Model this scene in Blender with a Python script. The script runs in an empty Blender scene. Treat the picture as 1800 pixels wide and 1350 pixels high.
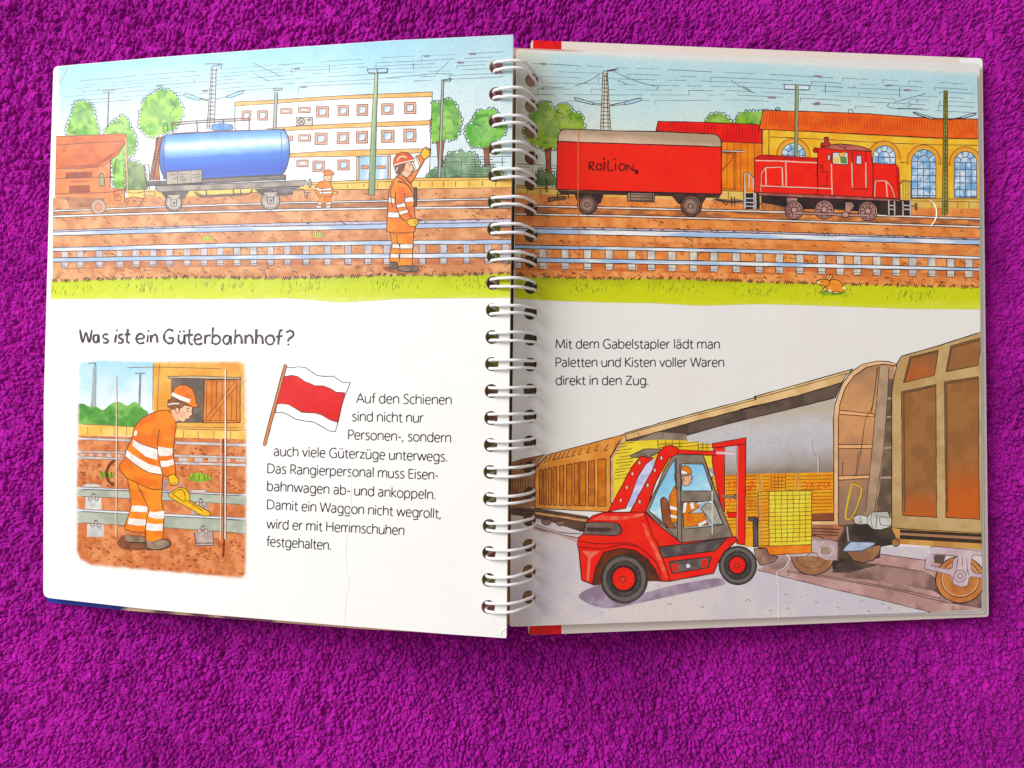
import bpy, math, random
import numpy as np
from mathutils import Vector
from mathutils.geometry import tessellate_polygon

scene = bpy.context.scene
COL = scene.collection
random.seed(7)

# ------------------------------------------------------------------ camera
FPX = 1370.0            # focal length in photo pixels (photo 1800 x 1350)
HC = 0.405              # camera height above the blanket
cam_d = bpy.data.cameras.new('camera')
cam_d.sensor_fit = 'HORIZONTAL'
cam_d.sensor_width = 36.0
cam_d.lens = 36.0 * FPX / 1800.0
cam_d.clip_start = 0.01
cam_d.clip_end = 50.0
cam = bpy.data.objects.new('camera', cam_d)
cam.location = (0, 0, HC)
COL.objects.link(cam)
scene.camera = cam

# ------------------------------------------------------------------ light
world = bpy.data.worlds.new('World')
scene.world = world
world.use_nodes = True
bg = world.node_tree.nodes['Background']
bg.inputs[0].default_value = (1.0, 0.945, 0.91, 1)
bg.inputs[1].default_value = 0.47

def area(name, loc, target, size, energy, color):
    d = bpy.data.lights.new(name, 'AREA')
    d.shape = 'RECTANGLE'
    d.size, d.size_y = size
    d.energy = energy
    d.color = color
    o = bpy.data.objects.new(name, d)
    o.location = loc
    o.rotation_euler = (Vector(target) - Vector(loc)).to_track_quat('-Z', 'Y').to_euler()
    COL.objects.link(o)
    return o
area('window_light', (-1.22, 0.74, 1.12), (0, 0, 0), (0.95, 0.95), 39.0, (1.0, 1.0, 0.995))

vs = scene.view_settings
vs.view_transform = 'Standard'
vs.look = 'None'
vs.exposure = 0.0
vs.gamma = 1.0
vs.use_curve_mapping = False

# ------------------------------------------------------------------ colour helpers
def lin(c):
    c = np.asarray(c, float) / 255.0
    return np.where(c <= 0.04045, c / 12.92, ((c + 0.055) / 1.055) ** 2.4)
GAIN = [0.84]                       # ink albedo relative to its sRGB reading, one value per sheet
def alb(c):
    g = lin(c)
    m = g @ np.array([0.3, 0.6, 0.1])
    g = np.clip(m + (g - m) * 1.06, 0.002, 1) * GAIN[0]      # printing ink: full colours, deep darks
    return np.clip(0.8 * (g / 0.8) ** 1.12, 0.004, 0.86)
PAPER = np.array([0.80, 0.79, 0.77])

_rng = np.random.RandomState(3)
_tab = _rng.rand(256, 256)
def vnoise(x, y, seed=0):
    x = np.asarray(x, float) + seed * 17.31 + 1000; y = np.asarray(y, float) + seed * 9.77 + 1000
    xi = np.floor(x).astype(int); yi = np.floor(y).astype(int)
    fx = x - xi; fy = y - yi
    fx = fx * fx * (3 - 2 * fx); fy = fy * fy * (3 - 2 * fy)
    a = _tab[xi % 256, yi % 256]; b = _tab[(xi + 1) % 256, yi % 256]
    c = _tab[xi % 256, (yi + 1) % 256]; d = _tab[(xi + 1) % 256, (yi + 1) % 256]
    return (a * (1 - fx) + b * fx) * (1 - fy) + (c * (1 - fx) + d * fx) * fy
def fbm(x, y, seed=0, oct=4):
    s = 0; a = 0.5; t = 0
    for k in range(oct):
        s = s + a * vnoise(x, y, seed + k * 3); t += a
        x = x * 2.03; y = y * 2.03; a *= 0.5
    return s / t
def sm(a, b, t):
    t = np.clip((t - a) / (b - a), 0, 1)
    return t * t * (3 - 2 * t)
def mixc(a, b, t):
    t = np.asarray(t)[:, None]
    return a * (1 - t) + b * t
# colour functions: f(x, y) -> (n, 3) albedo
def C(c):
    a = alb(c)
    return lambda x, y: np.broadcast_to(a, (len(x), 3)).copy()
def W(c1, c2, sc=18, seed=0, lo=0.35, hi=0.65, c3=None, sc3=8):
    a, b = alb(c1), alb(c2)
    d = alb(c3) if c3 is not None else None
    def f(x, y):
        r = mixc(np.broadcast_to(a, (len(x), 3)), np.broadcast_to(b, (len(x), 3)), sm(lo, hi, fbm(x / sc, y / sc, seed)))
        if d is not None:
            r = mixc(r, np.broadcast_to(d, (len(x), 3)), sm(0.56, 0.72, fbm(x / sc3, y / sc3, seed + 5)) * 0.8)
        return r
    return f
def G(p0, p1, stops, nz=0.0, sc=20, seed=0):
    p0 = np.array(p0, float); p1 = np.array(p1, float); d = p1 - p0; L2 = d @ d
    ts = [s[0] for s in stops]; cs = np.array([alb(s[1]) for s in stops])
    def f(x, y):
        t = ((x - p0[0]) * d[0] + (y - p0[1]) * d[1]) / L2
        if nz:
            t = t + nz * (fbm(x / sc, y / sc, seed) - 0.5)
        return np.stack([np.interp(t, ts, cs[:, k]) for k in range(3)], 1)
    return f

# ------------------------------------------------------------------ materials
def nodes_of(name):
    m = bpy.data.materials.new(name); m.use_nodes = True
    return m, m.node_tree.nodes, m.node_tree.links, m.node_tree.nodes['Principled BSDF']
def mat_plain(name, col, rough=0.5, spec=0.4, var=0.06, scale=300.0, bump=0.0, sheen=0.0):
    m, n, l, b = nodes_of(name)
    tc = n.new('ShaderNodeTexCoord'); nz = n.new('ShaderNodeTexNoise')
    nz.inputs['Scale'].default_value = scale; nz.inputs['Detail'].default_value = 5
    l.new(tc.outputs['Object'], nz.inputs['Vector'])
    mp = n.new('ShaderNodeMapRange')
    mp.inputs['To Min'].default_value = 1 - var; mp.inputs['To Max'].default_value = 1 + var
    l.new(nz.outputs['Fac'], mp.inputs['Value'])
    mx = n.new('ShaderNodeMix'); mx.data_type = 'RGBA'; mx.blend_type = 'MULTIPLY'
    mx.inputs['Factor'].default_value = 1
    mx.inputs['A'].default_value = (*col, 1)
    l.new(mp.outputs['Result'], mx.inputs['B'])
    l.new(mx.outputs['Result'], b.inputs['Base Color'])
    b.inputs['Roughness'].default_value = rough
    b.inputs['Specular IOR Level'].default_value = spec
    if bump:
        bp = n.new('ShaderNodeBump'); bp.inputs['Strength'].default_value = bump; bp.inputs['Distance'].default_value = 0.0003
        l.new(nz.outputs['Fac'], bp.inputs['Height']); l.new(bp.outputs['Normal'], b.inputs['Normal'])
    return m
def mat_print():
    m, n, l, b = nodes_of('printed coated card')
    at = n.new('ShaderNodeAttribute'); at.attribute_name = 'Col'
    tc = n.new('ShaderNodeTexCoord'); nz = n.new('ShaderNodeTexNoise')
    nz.inputs['Scale'].default_value = 750; nz.inputs['Detail'].default_value = 7; nz.inputs['Roughness'].default_value = 0.7
    l.new(tc.outputs['Object'], nz.inputs['Vector'])
    mp = n.new('ShaderNodeMapRange'); mp.inputs['From Min'].default_value = 0.3; mp.inputs['From Max'].default_value = 0.7; mp.inputs['To Min'].default_value = 0.88; mp.inputs['To Max'].default_value = 1.08
    l.new(nz.outputs['Fac'], mp.inputs['Value'])
    mx = n.new('ShaderNodeMix'); mx.data_type = 'RGBA'; mx.blend_type = 'MULTIPLY'; l.new(at.outputs['Alpha'], mx.inputs['Factor'])
    l.new(at.outputs['Color'], mx.inputs['A']); l.new(mp.outputs['Result'], mx.inputs['B'])
    l.new(mx.outputs['Result'], b.inputs['Base Color'])
    wv = n.new('ShaderNodeTexNoise'); wv.inputs['Scale'].default_value = 22; wv.inputs['Detail'].default_value = 3
    l.new(tc.outputs['Object'], wv.inputs['Vector'])
    bp = n.new('ShaderNodeBump'); bp.inputs['Strength'].default_value = 0.35; bp.inputs['Distance'].default_value = 0.0018
    l.new(wv.outputs['Fac'], bp.inputs['Height']); l.new(bp.outputs['Normal'], b.inputs['Normal'])
    b.inputs['Roughness'].default_value = 0.38
    b.inputs['Specular IOR Level'].default_value = 0.3
    return m
M_PRINT = mat_print()
M_WIRE = mat_plain('white coated wire', (0.84, 0.84, 0.85), 0.11, 0.7, 0.02)
M_BOARD = mat_plain('card edge', (0.62, 0.58, 0.52), 0.8, 0.2, 0.08, 700)

# ------------------------------------------------------------------ geometry helpers
def ray(px, py):
    return np.stack([(np.asarray(px, float) - 900) / FPX, -(np.asarray(py, float) - 675) / FPX, -np.ones_like(np.asarray(px, float))], -1)
CAMP = np.array([0, 0, HC])
def link(name, mesh, mat, parent=None):
    o = bpy.data.objects.new(name, mesh)
    if mat: mesh.materials.append(mat)
    COL.objects.link(o)
    if parent: o.parent = parent
    return o
def mesh_tris(name, tri, col=None, ink=1.0):
    """tri (n,3,3) float array -> mesh of loose-corner triangles, optional colours (n,3,3)"""
    n = len(tri)
    me = bpy.data.meshes.new(name)
    me.vertices.add(n * 3); me.loops.add(n * 3); me.polygons.add(n)
    me.vertices.foreach_set('co', tri.reshape(-1).astype(np.float32))
    me.loops.foreach_set('vertex_index', np.arange(n * 3, dtype=np.int32))
    me.polygons.foreach_set('loop_start', np.arange(0, n * 3, 3, dtype=np.int32))
    me.update(calc_edges=True)
    if col is not None:
        at = me.color_attributes.new('Col', 'FLOAT_COLOR', 'POINT')
        c = np.ones((n * 3, 4), np.float32); c[:, :3] = col.reshape(-1, 3); c[:, 3] = ink
        at.data.foreach_set('color', c.reshape(-1))
    return me

class Sheet:
    """A gently bent board in space; px() maps photo positions on it to points of its surface."""
    def __init__(s, tl, tr, br, bl, bulge, n, outline, holes, gain, skew=0.0):
        tl, tr, br, bl = [np.array(p, float) for p in (tl, tr, br, bl)]
        V = ((bl - tl) + (br - tr)) / 2
        U = ((tr - tl) + (br - bl)) / 2
        cen = (tl + tr + br + bl) / 4
        s.N = np.cross(U, V); s.N /= np.linalg.norm(s.N)
        if s.N[2] < 0: s.N = -s.N
        s.V = V; s.n = n
        t = np.linspace(-0.04, 1.04, n + 1)
        s.prof = np.array([cen - V / 2 - U / 2 + U * a + s.N * bulge * (4 * a * (1 - a)) for a in t])
        # image lines of the rulings: a x + b y + c > 0 on the right
        s.lines = []
        for p in s.prof:
            a = s.proj(p); b = s.proj(p + V)
            nx, ny = (b - a)[1], -(b - a)[0]
            if nx < 0: nx, ny = -nx, -ny
            L = math.hypot(nx, ny)
            s.lines.append((nx / L, ny / L, -(nx * a[0] + ny * a[1]) / L))
        s.outline = outline; s.holes = holes; s.gain = gain; s.layer = 0
        s.hb = [(min(p[0] for p in h), min(p[1] for p in h), max(p[0] for p in h), max(p[1] for p in h)) for h in holes]
    def proj(s, p):
        d = p - CAMP
        return np.array([900 + FPX * d[0] / -d[2], 675 - FPX * d[1] / -d[2]])
    def place(s, tri, lift):
        """tri (n,3,2) in photo px, each inside one strip -> (n,3,3)"""
        c = tri.mean(1)
        idx = np.full(len(tri), -1)
        for (a, b, d) in s.lines:
            idx += (a * c[:, 0] + b * c[:, 1] + d > 0)
        idx = np.clip(idx, 0, s.n - 1)
        P0 = s.prof[idx]; P1 = s.prof[idx + 1]
        nn = np.cross(P1 - P0, s.V)
        r = ray(tri[..., 0], tri[..., 1])
        t = ((P0 - CAMP) * nn).sum(-1)[:, None] / (r * nn[:, None, :]).sum(-1)
        return CAMP + r * t[..., None] + s.N * lift
    def pt(s, x, y, lift=0.0):
        return s.place(np.array([[[x, y], [x, y], [x, y]]], float), lift)[0, 0]

def split(poly, a, b, c):
    """convex polygon -> (negative part, positive part) of a x + b y + c"""
    neg, pos = [], []
    n = len(poly)
    d = [a * p[0] + b * p[1] + c for p in poly]
    for i in range(n):
        p, q, dp, dq = poly[i], poly[(i + 1) % n], d[i], d[(i + 1) % n]
        if dp <= 0: neg.append(p)
        if dp >= 0: pos.append(p)
        if dp * dq < 0:
            t = dp / (dp - dq)
            m = (p[0] + (q[0] - p[0]) * t, p[1] + (q[1] - p[1]) * t)
            neg.append(m); pos.append(m)
    return (neg if len(neg) > 2 else None, pos if len(pos) > 2 else None)
def half_planes(poly):
    """inside-negative half planes of a convex polygon"""
    ar = sum(poly[i][0] * poly[(i + 1) % len(poly)][1] - poly[(i + 1) % len(poly)][0] * poly[i][1] for i in range(len(poly)))
    out = []
    for i in range(len(poly)):
        p, q = poly[i], poly[(i + 1) % len(poly)]
        a, b = q[1] - p[1], -(q[0] - p[0])
        if ar < 0: a, b = -a, -b
        out.append((a, b, -(a * p[0] + b * p[1])))
    return out
def tess(pts):
    t = tessellate_polygon([[Vector((p[0], p[1], 0)) for p in pts]])
    return [[tuple(pts[i]) for i in f] for f in t]
def prep(sheet, polys, clip=True):
    """convex polygons in px -> triangles cut at the sheet's bends, outline and holes"""
    if clip:
        hp = half_planes(sheet.outline) + (half_planes(pen.clip) if pen.clip else [])
    out = []
    for p in polys:
        if clip:
            for (a, b, c) in hp:
                if p is None: break
                if any(a * q[0] + b * q[1] + c > 0 for q in p):
                    p = split(p, a, b, c)[0]
            if p is None: continue
        x0 = min(q[0] for q in p); x1 = max(q[0] for q in p); y0 = min(q[1] for q in p); y1 = max(q[1] for q in p)
        parts = [p]
        for h, hb in zip(sheet.holes, sheet.hb):
            if x1 < hb[0] or x0 > hb[2] or y1 < hb[1] or y0 > hb[3]: continue
            new = []
            for q in parts:
                rest = q
                for (a, b, c) in half_planes(h):
                    if rest is None: break
                    rest, outp = split(rest, a, b, c)
                    if outp: new.append(outp)
            parts = new
        for (a, b, c) in sheet.lines:
            if all((a * x + b * y + c) > 0 for x in (x0, x1) for y in (y0, y1)) or all((a * x + b * y + c) < 0 for x in (x0, x1) for y in (y0, y1)): continue
            new = []
            for q in parts:
                u, v = split(q, a, b, c)
                if u: new.append(u)
                if v: new.append(v)
            parts = new
        for q in parts:
            for k in range(1, len(q) - 1):
                out.append((q[0], q[k], q[k + 1]))
    if not out: return np.zeros((0, 3, 2))
    t = np.array(out, float)
    ar = (t[:, 1, 0] - t[:, 0, 0]) * (t[:, 2, 1] - t[:, 0, 1]) - (t[:, 1, 1] - t[:, 0, 1]) * (t[:, 2, 0] - t[:, 0, 0])
    t = t[np.abs(ar) > 1e-7]; ar = ar[np.abs(ar) > 1e-7]
    f = ar > 0                       # photo y points down: turn so that faces look up
    t[f] = t[f][:, ::-1]
    return t
def subdiv(t, L):
    for _ in range(16):
        e = np.stack([np.hypot(*(t[:, (k + 1) % 3] - t[:, k]).T) for k in range(3)], 1)
        k = e.argmax(1); big = e[np.arange(len(t)), k] > L
        if not big.any(): break
        tb = t[big]; kb = k[big]; r = np.arange(len(tb))
        a, b, c = tb[r, kb], tb[r, (kb + 1) % 3], tb[r, (kb + 2) % 3]
        m = (a + b) / 2
        t = np.concatenate([t[~big], np.stack([a, m, c], 1), np.stack([m, b, c], 1)])
    return t

# ------------------------------------------------------------------ drawing on a sheet
class Pen: pass
pen = Pen(); pen.sheet = None; pen.tris = []; pen.cols = []; pen.post = None; pen.hold = False; pen.clip = None
STEP = 0.6e-6
INK = (44, 28, 38)
def begin(sheet): pen.sheet = sheet; GAIN[0] = sheet.gain
def end(name, part, label=None):
    if not pen.tris: return None
    o = link(name, mesh_tris(name, np.concatenate(pen.tris), np.concatenate(pen.cols)), M_PRINT, part)
    if label: o['label'] = label
    pen.tris = []; pen.cols = []
    return o
def put(tri2, colf):
    if not pen.hold: pen.sheet.layer += 1
    if not len(tri2): return
    x, y = tri2[..., 0].ravel(), tri2[..., 1].ravel()
    c = colf(x, y)
    if pen.post is not None: c = pen.post(x, y, c)
    pen.cols.append(c.reshape(-1, 3, 3))
    pen.tris.append(pen.sheet.place(tri2, 1e-5 + pen.sheet.layer * STEP))
def fr(E, s):
    if isinstance(s, str): s = [float(v) for v in s.replace(',', ' ').split()]
    s = list(s)
    if s and not np.isscalar(s[0]): return [tuple(p) for p in s]
    return [(E[0] + s[i] / E[2], E[1] + s[i + 1] / E[2]) for i in range(0, len(s), 2)]
def spline(p, closed, k=4):
    n = len(p); out = []
    if n < 3: return p
    rng = range(n) if closed else range(n - 1)
    for i in rng:
        g = (lambda j: p[j % n]) if closed else (lambda j: p[min(max(j, 0), n - 1)])
        a, b, c, d = g(i - 1), g(i), g(i + 1), g(i + 2)
        for m in range(k):
            t = m / k
            out.append(tuple(0.5 * (2 * b[q] + (c[q] - a[q]) * t + (2 * a[q] - 5 * b[q] + 4 * c[q] - d[q]) * t * t + (3 * b[q] - a[q] - 3 * c[q] + d[q]) * t ** 3) for q in (0, 1)))
    if not closed: out.append(p[-1])
    return out
def F(E, s, col, L=None, smooth=False):
    p = fr(E, s)
    if smooth: p = spline(p, True)
    cf = col if callable(col) else C(col)
    t = prep(pen.sheet, tess(p))
    if callable(col) and L is None: L = 7
    if L and len(t): t = subdiv(t, L)
    put(t, cf)
def S(E, s, w=1.3, col=INK, closed=False, smooth=True, jit=0.25):
    p = fr(E, s)
    if smooth: p = spline(p, closed, 3)
    if closed: p = p + [p[0]]
    q = [p[0]]
    for a in p[1:]:
        d = math.hypot(a[0] - q[-1][0], a[1] - q[-1][1])
        if d < 0.15: continue
        m = int(d // 14)
        b = q[-1]
        for k in range(1, m + 1):
            t = k / (m + 1)
            q.append((b[0] + (a[0] - b[0]) * t + random.uniform(-.25, .25) * min(1, w), b[1] + (a[1] - b[1]) * t + random.uniform(-.25, .25) * min(1, w)))
        q.append(a)
    if len(q) < 2: return
    if w < 2.3: w *= 1.12
    runs = [[q[0]]]
    for i in range(1, len(q)):
        runs[-1].append(q[i])
        if i + 1 < len(q):
            a = math.atan2(q[i][1] - q[i - 1][1], q[i][0] - q[i - 1][0]); b = math.atan2(q[i + 1][1] - q[i][1], q[i + 1][0] - q[i][0])
            if abs((b - a + math.pi) % (2 * math.pi) - math.pi) > 0.8: runs.append([q[i]])
    polys = []
    for q in runs:
        A, B = [], []
        for i, a in enumerate(q):
            u = q[max(i - 1, 0)]; v = q[min(i + 1, len(q) - 1)]
            dx, dy = v[0] - u[0], v[1] - u[1]; d = math.hypot(dx, dy) or 1
            h = w / 2 * (1 + random.uniform(-jit, jit))
            A.append((a[0] - dy / d * h, a[1] + dx / d * h)); B.append((a[0] + dy / d * h, a[1] - dx / d * h))
        for i in range(len(q) - 1):
            polys.append([A[i], A[i + 1], B[i + 1]]); polys.append([A[i], B[i + 1], B[i]])
    put(prep(pen.sheet, polys), col if callable(col) else C(col))
def FO(E, s, col, w=1.3, ink=INK, smooth=False, L=None):
    F(E, s, col, L, smooth); S(E, s, w, ink, closed=True, smooth=smooth)
def box(x0, y0, x1, y1): return [x0, y0, x1, y0, x1, y1, x0, y1]
def circ(x, y, r, ry=None, n=20, a0=0, a1=360):
    ry = ry or r
    return [v for k in range(n) for v in (x + r * math.cos(math.radians(a0 + (a1 - a0) * k / n)), y + ry * math.sin(math.radians(a0 + (a1 - a0) * k / n)))]
class held:
    """strokes or patches that do not overlap share one layer"""
    def __enter__(s): pen.sheet.layer += 1; pen.hold = True
    def __exit__(s, *a): pen.hold = False
def Ss(E, lines, w=1.2, col=INK, smooth=True):
    with held():
        for l in lines: S(E, l, w, col, smooth=smooth)
def scallop(E, s, amp=1.9, step=6.0, part=(0, 1), w=1.1, col=INK, gaps=0.12):
    """leafy outline: little bumps along a closed path"""
    p = spline(fr(E, s), True); p.append(p[0])
    ar = sum(p[i][0] * p[i + 1][1] - p[i + 1][0] * p[i][1] for i in range(len(p) - 1))
    d = [0]
    for a, b in zip(p, p[1:]): d.append(d[-1] + math.hypot(b[0] - a[0], b[1] - a[1]))
    def at(t):
        t = min(max(t, 0), d[-1]); i = max(0, min(len(d) - 2, int(np.searchsorted(d, t)) - 1))
        f = (t - d[i]) / ((d[i + 1] - d[i]) or 1)
        return (p[i][0] + (p[i + 1][0] - p[i][0]) * f, p[i][1] + (p[i + 1][1] - p[i][1]) * f)
    t = part[0] * d[-1]
    with held():
        while t < part[1] * d[-1] - 2:
            l = step * random.uniform(0.6, 1.3); a, b = at(t), at(t + l)
            dx, dy = b[0] - a[0], b[1] - a[1]; k = math.hypot(dx, dy) or 1
            sg = 1 if ar > 0 else -1
            nx, ny = dy / k * sg, -dx / k * sg
            h = amp * random.uniform(0.7, 1.5)
            if random.random() > gaps:
                S((0, 0, 1), [a[0], a[1], a[0] + dx * .15 + nx * h, a[1] + dy * .15 + ny * h, a[0] + dx * .6 + nx * h * 1.2, a[1] + dy * .6 + ny * h * 1.2, b[0], b[1]], w, col)
            t += l
def tree(E, s, light, dark, seed, deep=None, part=(0, 1), pale=None):
    base = W(light, dark, 15, seed, 0.42, 0.66, deep or tuple(int(v * .75) for v in dark), 9)
    p = np.array(fr(E, s)); c = p.mean(0); r = np.abs(p - c).max(0)
    hi = alb(pale or tuple(int(v + (255 - v) * .45) for v in light))
    def f(x, y):
        b = base(x, y)
        t = sm(1.0, .15, np.hypot((x - c[0]) / r[0], (y - c[1]) / r[1]) + 1.1 * (fbm(x / 13, y / 13, seed + 9) - .5))
        return mixc(b, np.broadcast_to(hi, b.shape), t * .30)
    F(E, s, f, 3.2, True)
    scallop(E, s, amp=2.5, step=7.0, part=part, w=1.15, col=(56, 54, 34), gaps=.08)

PX = (0, 0, 1.0)
K = 3.971
A1, A2, A3, A4 = (60, 40, K), (480, 40, K), (60, 360, K), (480, 360, K)
A5, A6, A7, A8 = (60, 620, K), (480, 620, K), (60, 830, K), (480, 830, K)
B1, B2, B3, B4 = (880, 50, K), (1300, 50, K), (880, 360, K), (1300, 360, K)
B5, B6, B7, B8 = (880, 620, K), (1300, 560, K), (880, 820, K), (1300, 820, K)

# ------------------------------------------------------------------ the blanket
def worley(x, y, seed):
    """distance to the nearest jittered point, and that cell's random value"""
    r = np.random.RandomState(seed); T = r.rand(512, 512, 3)
    xi = np.floor(x).astype(int); yi = np.floor(y).astype(int)
    best = np.full(x.shape, 9.0); sec = np.full(x.shape, 9.0); val = np.zeros(x.shape)
    for dx in (-1, 0, 1):
        for dy in (-1, 0, 1):
            cx, cy = xi + dx, yi + dy
            j = T[cx % 512, cy % 512]
            d = np.hypot(cx + j[..., 0] - x, cy + j[..., 1] - y)
            nb = d < best
            sec = np.where(nb, best, np.minimum(sec, d))
            val = np.where(nb, j[..., 2], val)
            best = np.where(nb, d, best)
    return best, sec, val
def build_blanket():
    def axis(half, fine, step, ext):
        a = list(np.arange(-fine, fine, step))
        g = step; r = []; v = fine
        while v < ext: r.append(v); g *= 1.035; v += g
        return np.array([-q for q in reversed(r)] + a[1:] + r) if False else np.array(sorted(set([-q for q in r] + a + r)))
    xs = axis(0, 0.300, 0.00038, 0.70); ys = axis(0, 0.235, 0.00038, 0.60)
    X, Y = np.meshgrid(xs, ys, indexing='ij')
    px = 900 + X / HC * FPX; py = 675 - Y / HC * FPX
    # curled tufts: two fields of stretched cells, blended across the cloth, with dark creases between
    up = sm(820, 200, py)
    rt = sm(900, 1500, px) * sm(700, 300, py) * 0.9
    wx = px + 9 * (fbm(px / 15, py / 15, 31) - .5) + 16 * (fbm(px / 60, py / 60, 33) - .5)
    wy = py + 9 * (fbm(px / 15, py / 15, 41) - .5) + 16 * (fbm(px / 60, py / 60, 43) - .5)
    def field(deg, cl, cw, seed, lo=0.05, hi=0.42):
        c, q = math.cos(math.radians(deg)), math.sin(math.radians(deg))
        u = (wx * c - wy * q) / cl; v = (wx * q + wy * c) / cw
        f1, f2, val = worley(u + 40, v + 40, seed)
        wid = lo + (hi - lo) * sm(0.30, 0.72, fbm(px / 11, py / 13, seed + 60, 3))
        crack = sm(0.0, 1.0, (f2 - f1) / wid)
        return crack * (0.66 + 0.34 * val) + 0.26 * (np.clip(1 - f1 ** 2, 0, 1) - .6), val
    da, va = field(72, 10.8, 7.8, 5)
    db, vb = field(66, 17.5, 7.6, 8)
    dc, vc = field(42, 16.0, 7.2, 11)
    dd, vd = field(80, 5.2, 4.2, 17, 0.1, 0.5)
    de, ve = field(60, 40.0, 25.0, 23, 0.03, 0.16)
    dome = da * (1 - up) + db * up; val = va * (1 - up) + vb * up
    dome = dome * (1 - rt) + dc * rt; val2 = vd
    nap = fbm(px / 150, py / 120, 95, 4)
    pit = sm(0.60, 0.74, fbm(px / 20, py / 28, 91, 3))
    soft = sm(1250, 1750, px) * 0.35
    Z = (0.0026 - 0.0010 * soft) * dome + 0.00045 * dd + 0.0010 * de + 0.0008 * (fbm(px / 2.6, py / 2.6, 61, 2) - .5) - 0.0012 * pit
    Z += 0.0030 * (fbm(px / 240, py / 240, 71, 2) - .5) + 0.0018 * (fbm(px / 55, py / 70, 73, 2) - .5) - 0.0040
    val = 0.5 * val + 1.0 * (nap - .27)
    nx, ny = X.shape
    idx = np.arange(nx * ny).reshape(nx, ny)
    q = np.stack([idx[:-1, :-1], idx[1:, :-1], idx[1:, 1:], idx[:-1, 1:]], -1).reshape(-1, 4)
    me = bpy.data.meshes.new('fleece_blanket')
    me.vertices.add(nx * ny); me.loops.add(len(q) * 4); me.polygons.add(len(q))
    me.vertices.foreach_set('co', np.stack([X, Y, Z], -1).reshape(-1).astype(np.float32))
    me.loops.foreach_set('vertex_index', q.reshape(-1).astype(np.int32))
    me.polygons.foreach_set('loop_start', np.arange(0, len(q) * 4, 4, dtype=np.int32))
    me.polygons.foreach_set('use_smooth', np.ones(len(q), bool))
    me.update(calc_edges=True)
    at = me.attributes.new('tuft', 'FLOAT', 'POINT')
    at.data.foreach_set('value', (0.62 * val + 0.38 * val2).reshape(-1).astype(np.float32))
    m, n, l, b = nodes_of('purple coral fleece')
    tu = n.new('ShaderNodeAttribute'); tu.attribute_name = 'tuft'
    tc = n.new('ShaderNodeTexCoord'); nz = n.new('ShaderNodeTexNoise')
    nz.inputs['Scale'].default_value = 1500; nz.inputs['Detail'].default_value = 4
    l.new(tc.outputs['Object'], nz.inputs['Vector'])
    ad = n.new('ShaderNodeMath'); ad.operation = 'MULTIPLY_ADD'
    l.new(nz.outputs['Fac'], ad.inputs[0]); ad.inputs[1].default_value = 0.5
    l.new(tu.outputs['Fac'], ad.inputs[2])
    cr = n.new('ShaderNodeValToRGB')
    cr.color_ramp.elements[0].position = 0.25; cr.color_ramp.elements[0].color = (0.205, 0.003, 0.172, 1)
    cr.color_ramp.elements[1].position = 1.1; cr.color_ramp.elements[1].color = (0.49, 0.012, 0.40, 1)
    l.new(ad.outputs[0], cr.inputs['Fac']); l.new(cr.outputs['Color'], b.inputs['Base Color'])
    b.inputs['Roughness'].default_value = 0.9
    b.inputs['Specular IOR Level'].default_value = 0.1
    b.inputs['Sheen Weight'].default_value = 0.35
    b.inputs['Sheen Roughness'].default_value = 0.4
    b.inputs['Sheen Tint'].default_value = (1.0, 0.18, 0.85, 1)
    bp = n.new('ShaderNodeBump'); bp.inputs['Strength'].default_value = 0.7; bp.inputs['Distance'].default_value = 0.0006
    l.new(nz.outputs['Fac'], bp.inputs['Height']); l.new(bp.outputs['Normal'], b.inputs['Normal'])
    o = link('fleece_blanket', me, m)
    o['label'] = 'purple magenta coral fleece blanket with a fluffy clumped pile spread under the open book'
    o['category'] = 'blanket'
build_blanket()

# ------------------------------------------------------------------ the book
book = bpy.data.objects.new('picture_book', None)
COL.objects.link(book)
book['label'] = 'open wire-bound board picture book of trains, its two illustrated pages lying on the purple fleece'
book['category'] = 'book'

def lerp(a, b, t): return (a[0] + (b[0] - a[0]) * t, a[1] + (b[1] - a[1]) * t)
HOLE_L = [lerp((872, 118), (858, 1067), k / 20) for k in range(21)]
HOLE_R = [lerp((934.5, 141), (930, 1050), k / 20) for k in range(21)]
def hole_poly(c, r): return [(c[0] + r * math.cos(2 * math.pi * k / 14), c[1] + r * 1.03 * math.sin(2 * math.pi * k / 14)) for k in range(14)]
def zp(p): return (p[0], p[1], HC + p[2])

def rounded(c, r):
    """corner points of a convex outline with the radii r"""
    out = []
    n = len(c)
    for i in range(n):
        p = np.array(c[i], float)
        if not r[i]: out.append(tuple(p)); continue
        a = np.array(c[i - 1], float) - p; b = np.array(c[(i + 1) % n], float) - p
        a /= np.linalg.norm(a); b /= np.linalg.norm(b)
        for k in range(6):
            t = k / 5
            q0, q2 = p + a * r[i], p + b * r[i]
            out.append(tuple((1 - t) ** 2 * q0 + 2 * t * (1 - t) * p + t * t * q2))
    return out
outL = rounded([(94, 117), (280, 100.5), (480, 85.5), (690, 71), (902, 61), (890, 1122), (757, 1112.5), (606, 1100), (440, 1086.5), (260, 1071), (76, 1050), (77, 700), (86, 370)],
               [9, 0, 0, 0, 2, 3, 0, 0, 0, 0, 12, 0, 0])
outR = rounded([(908, 86.5), (1717.5, 125.5), (1722, 400), (1726.5, 1073), (896, 1101.5)], [4, 5, 0, 4, 4])
PL = Sheet(zp((-.2335, .1606, -.3968)), zp((.0015, .1562, -.3483)), zp((-.0033, -.1138, -.3499)), zp((-.2383, -.1093, -.3984)),
           0.0034, 12, outL, [hole_poly(h, 12.2) for h in HOLE_L], 0.79)
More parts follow.
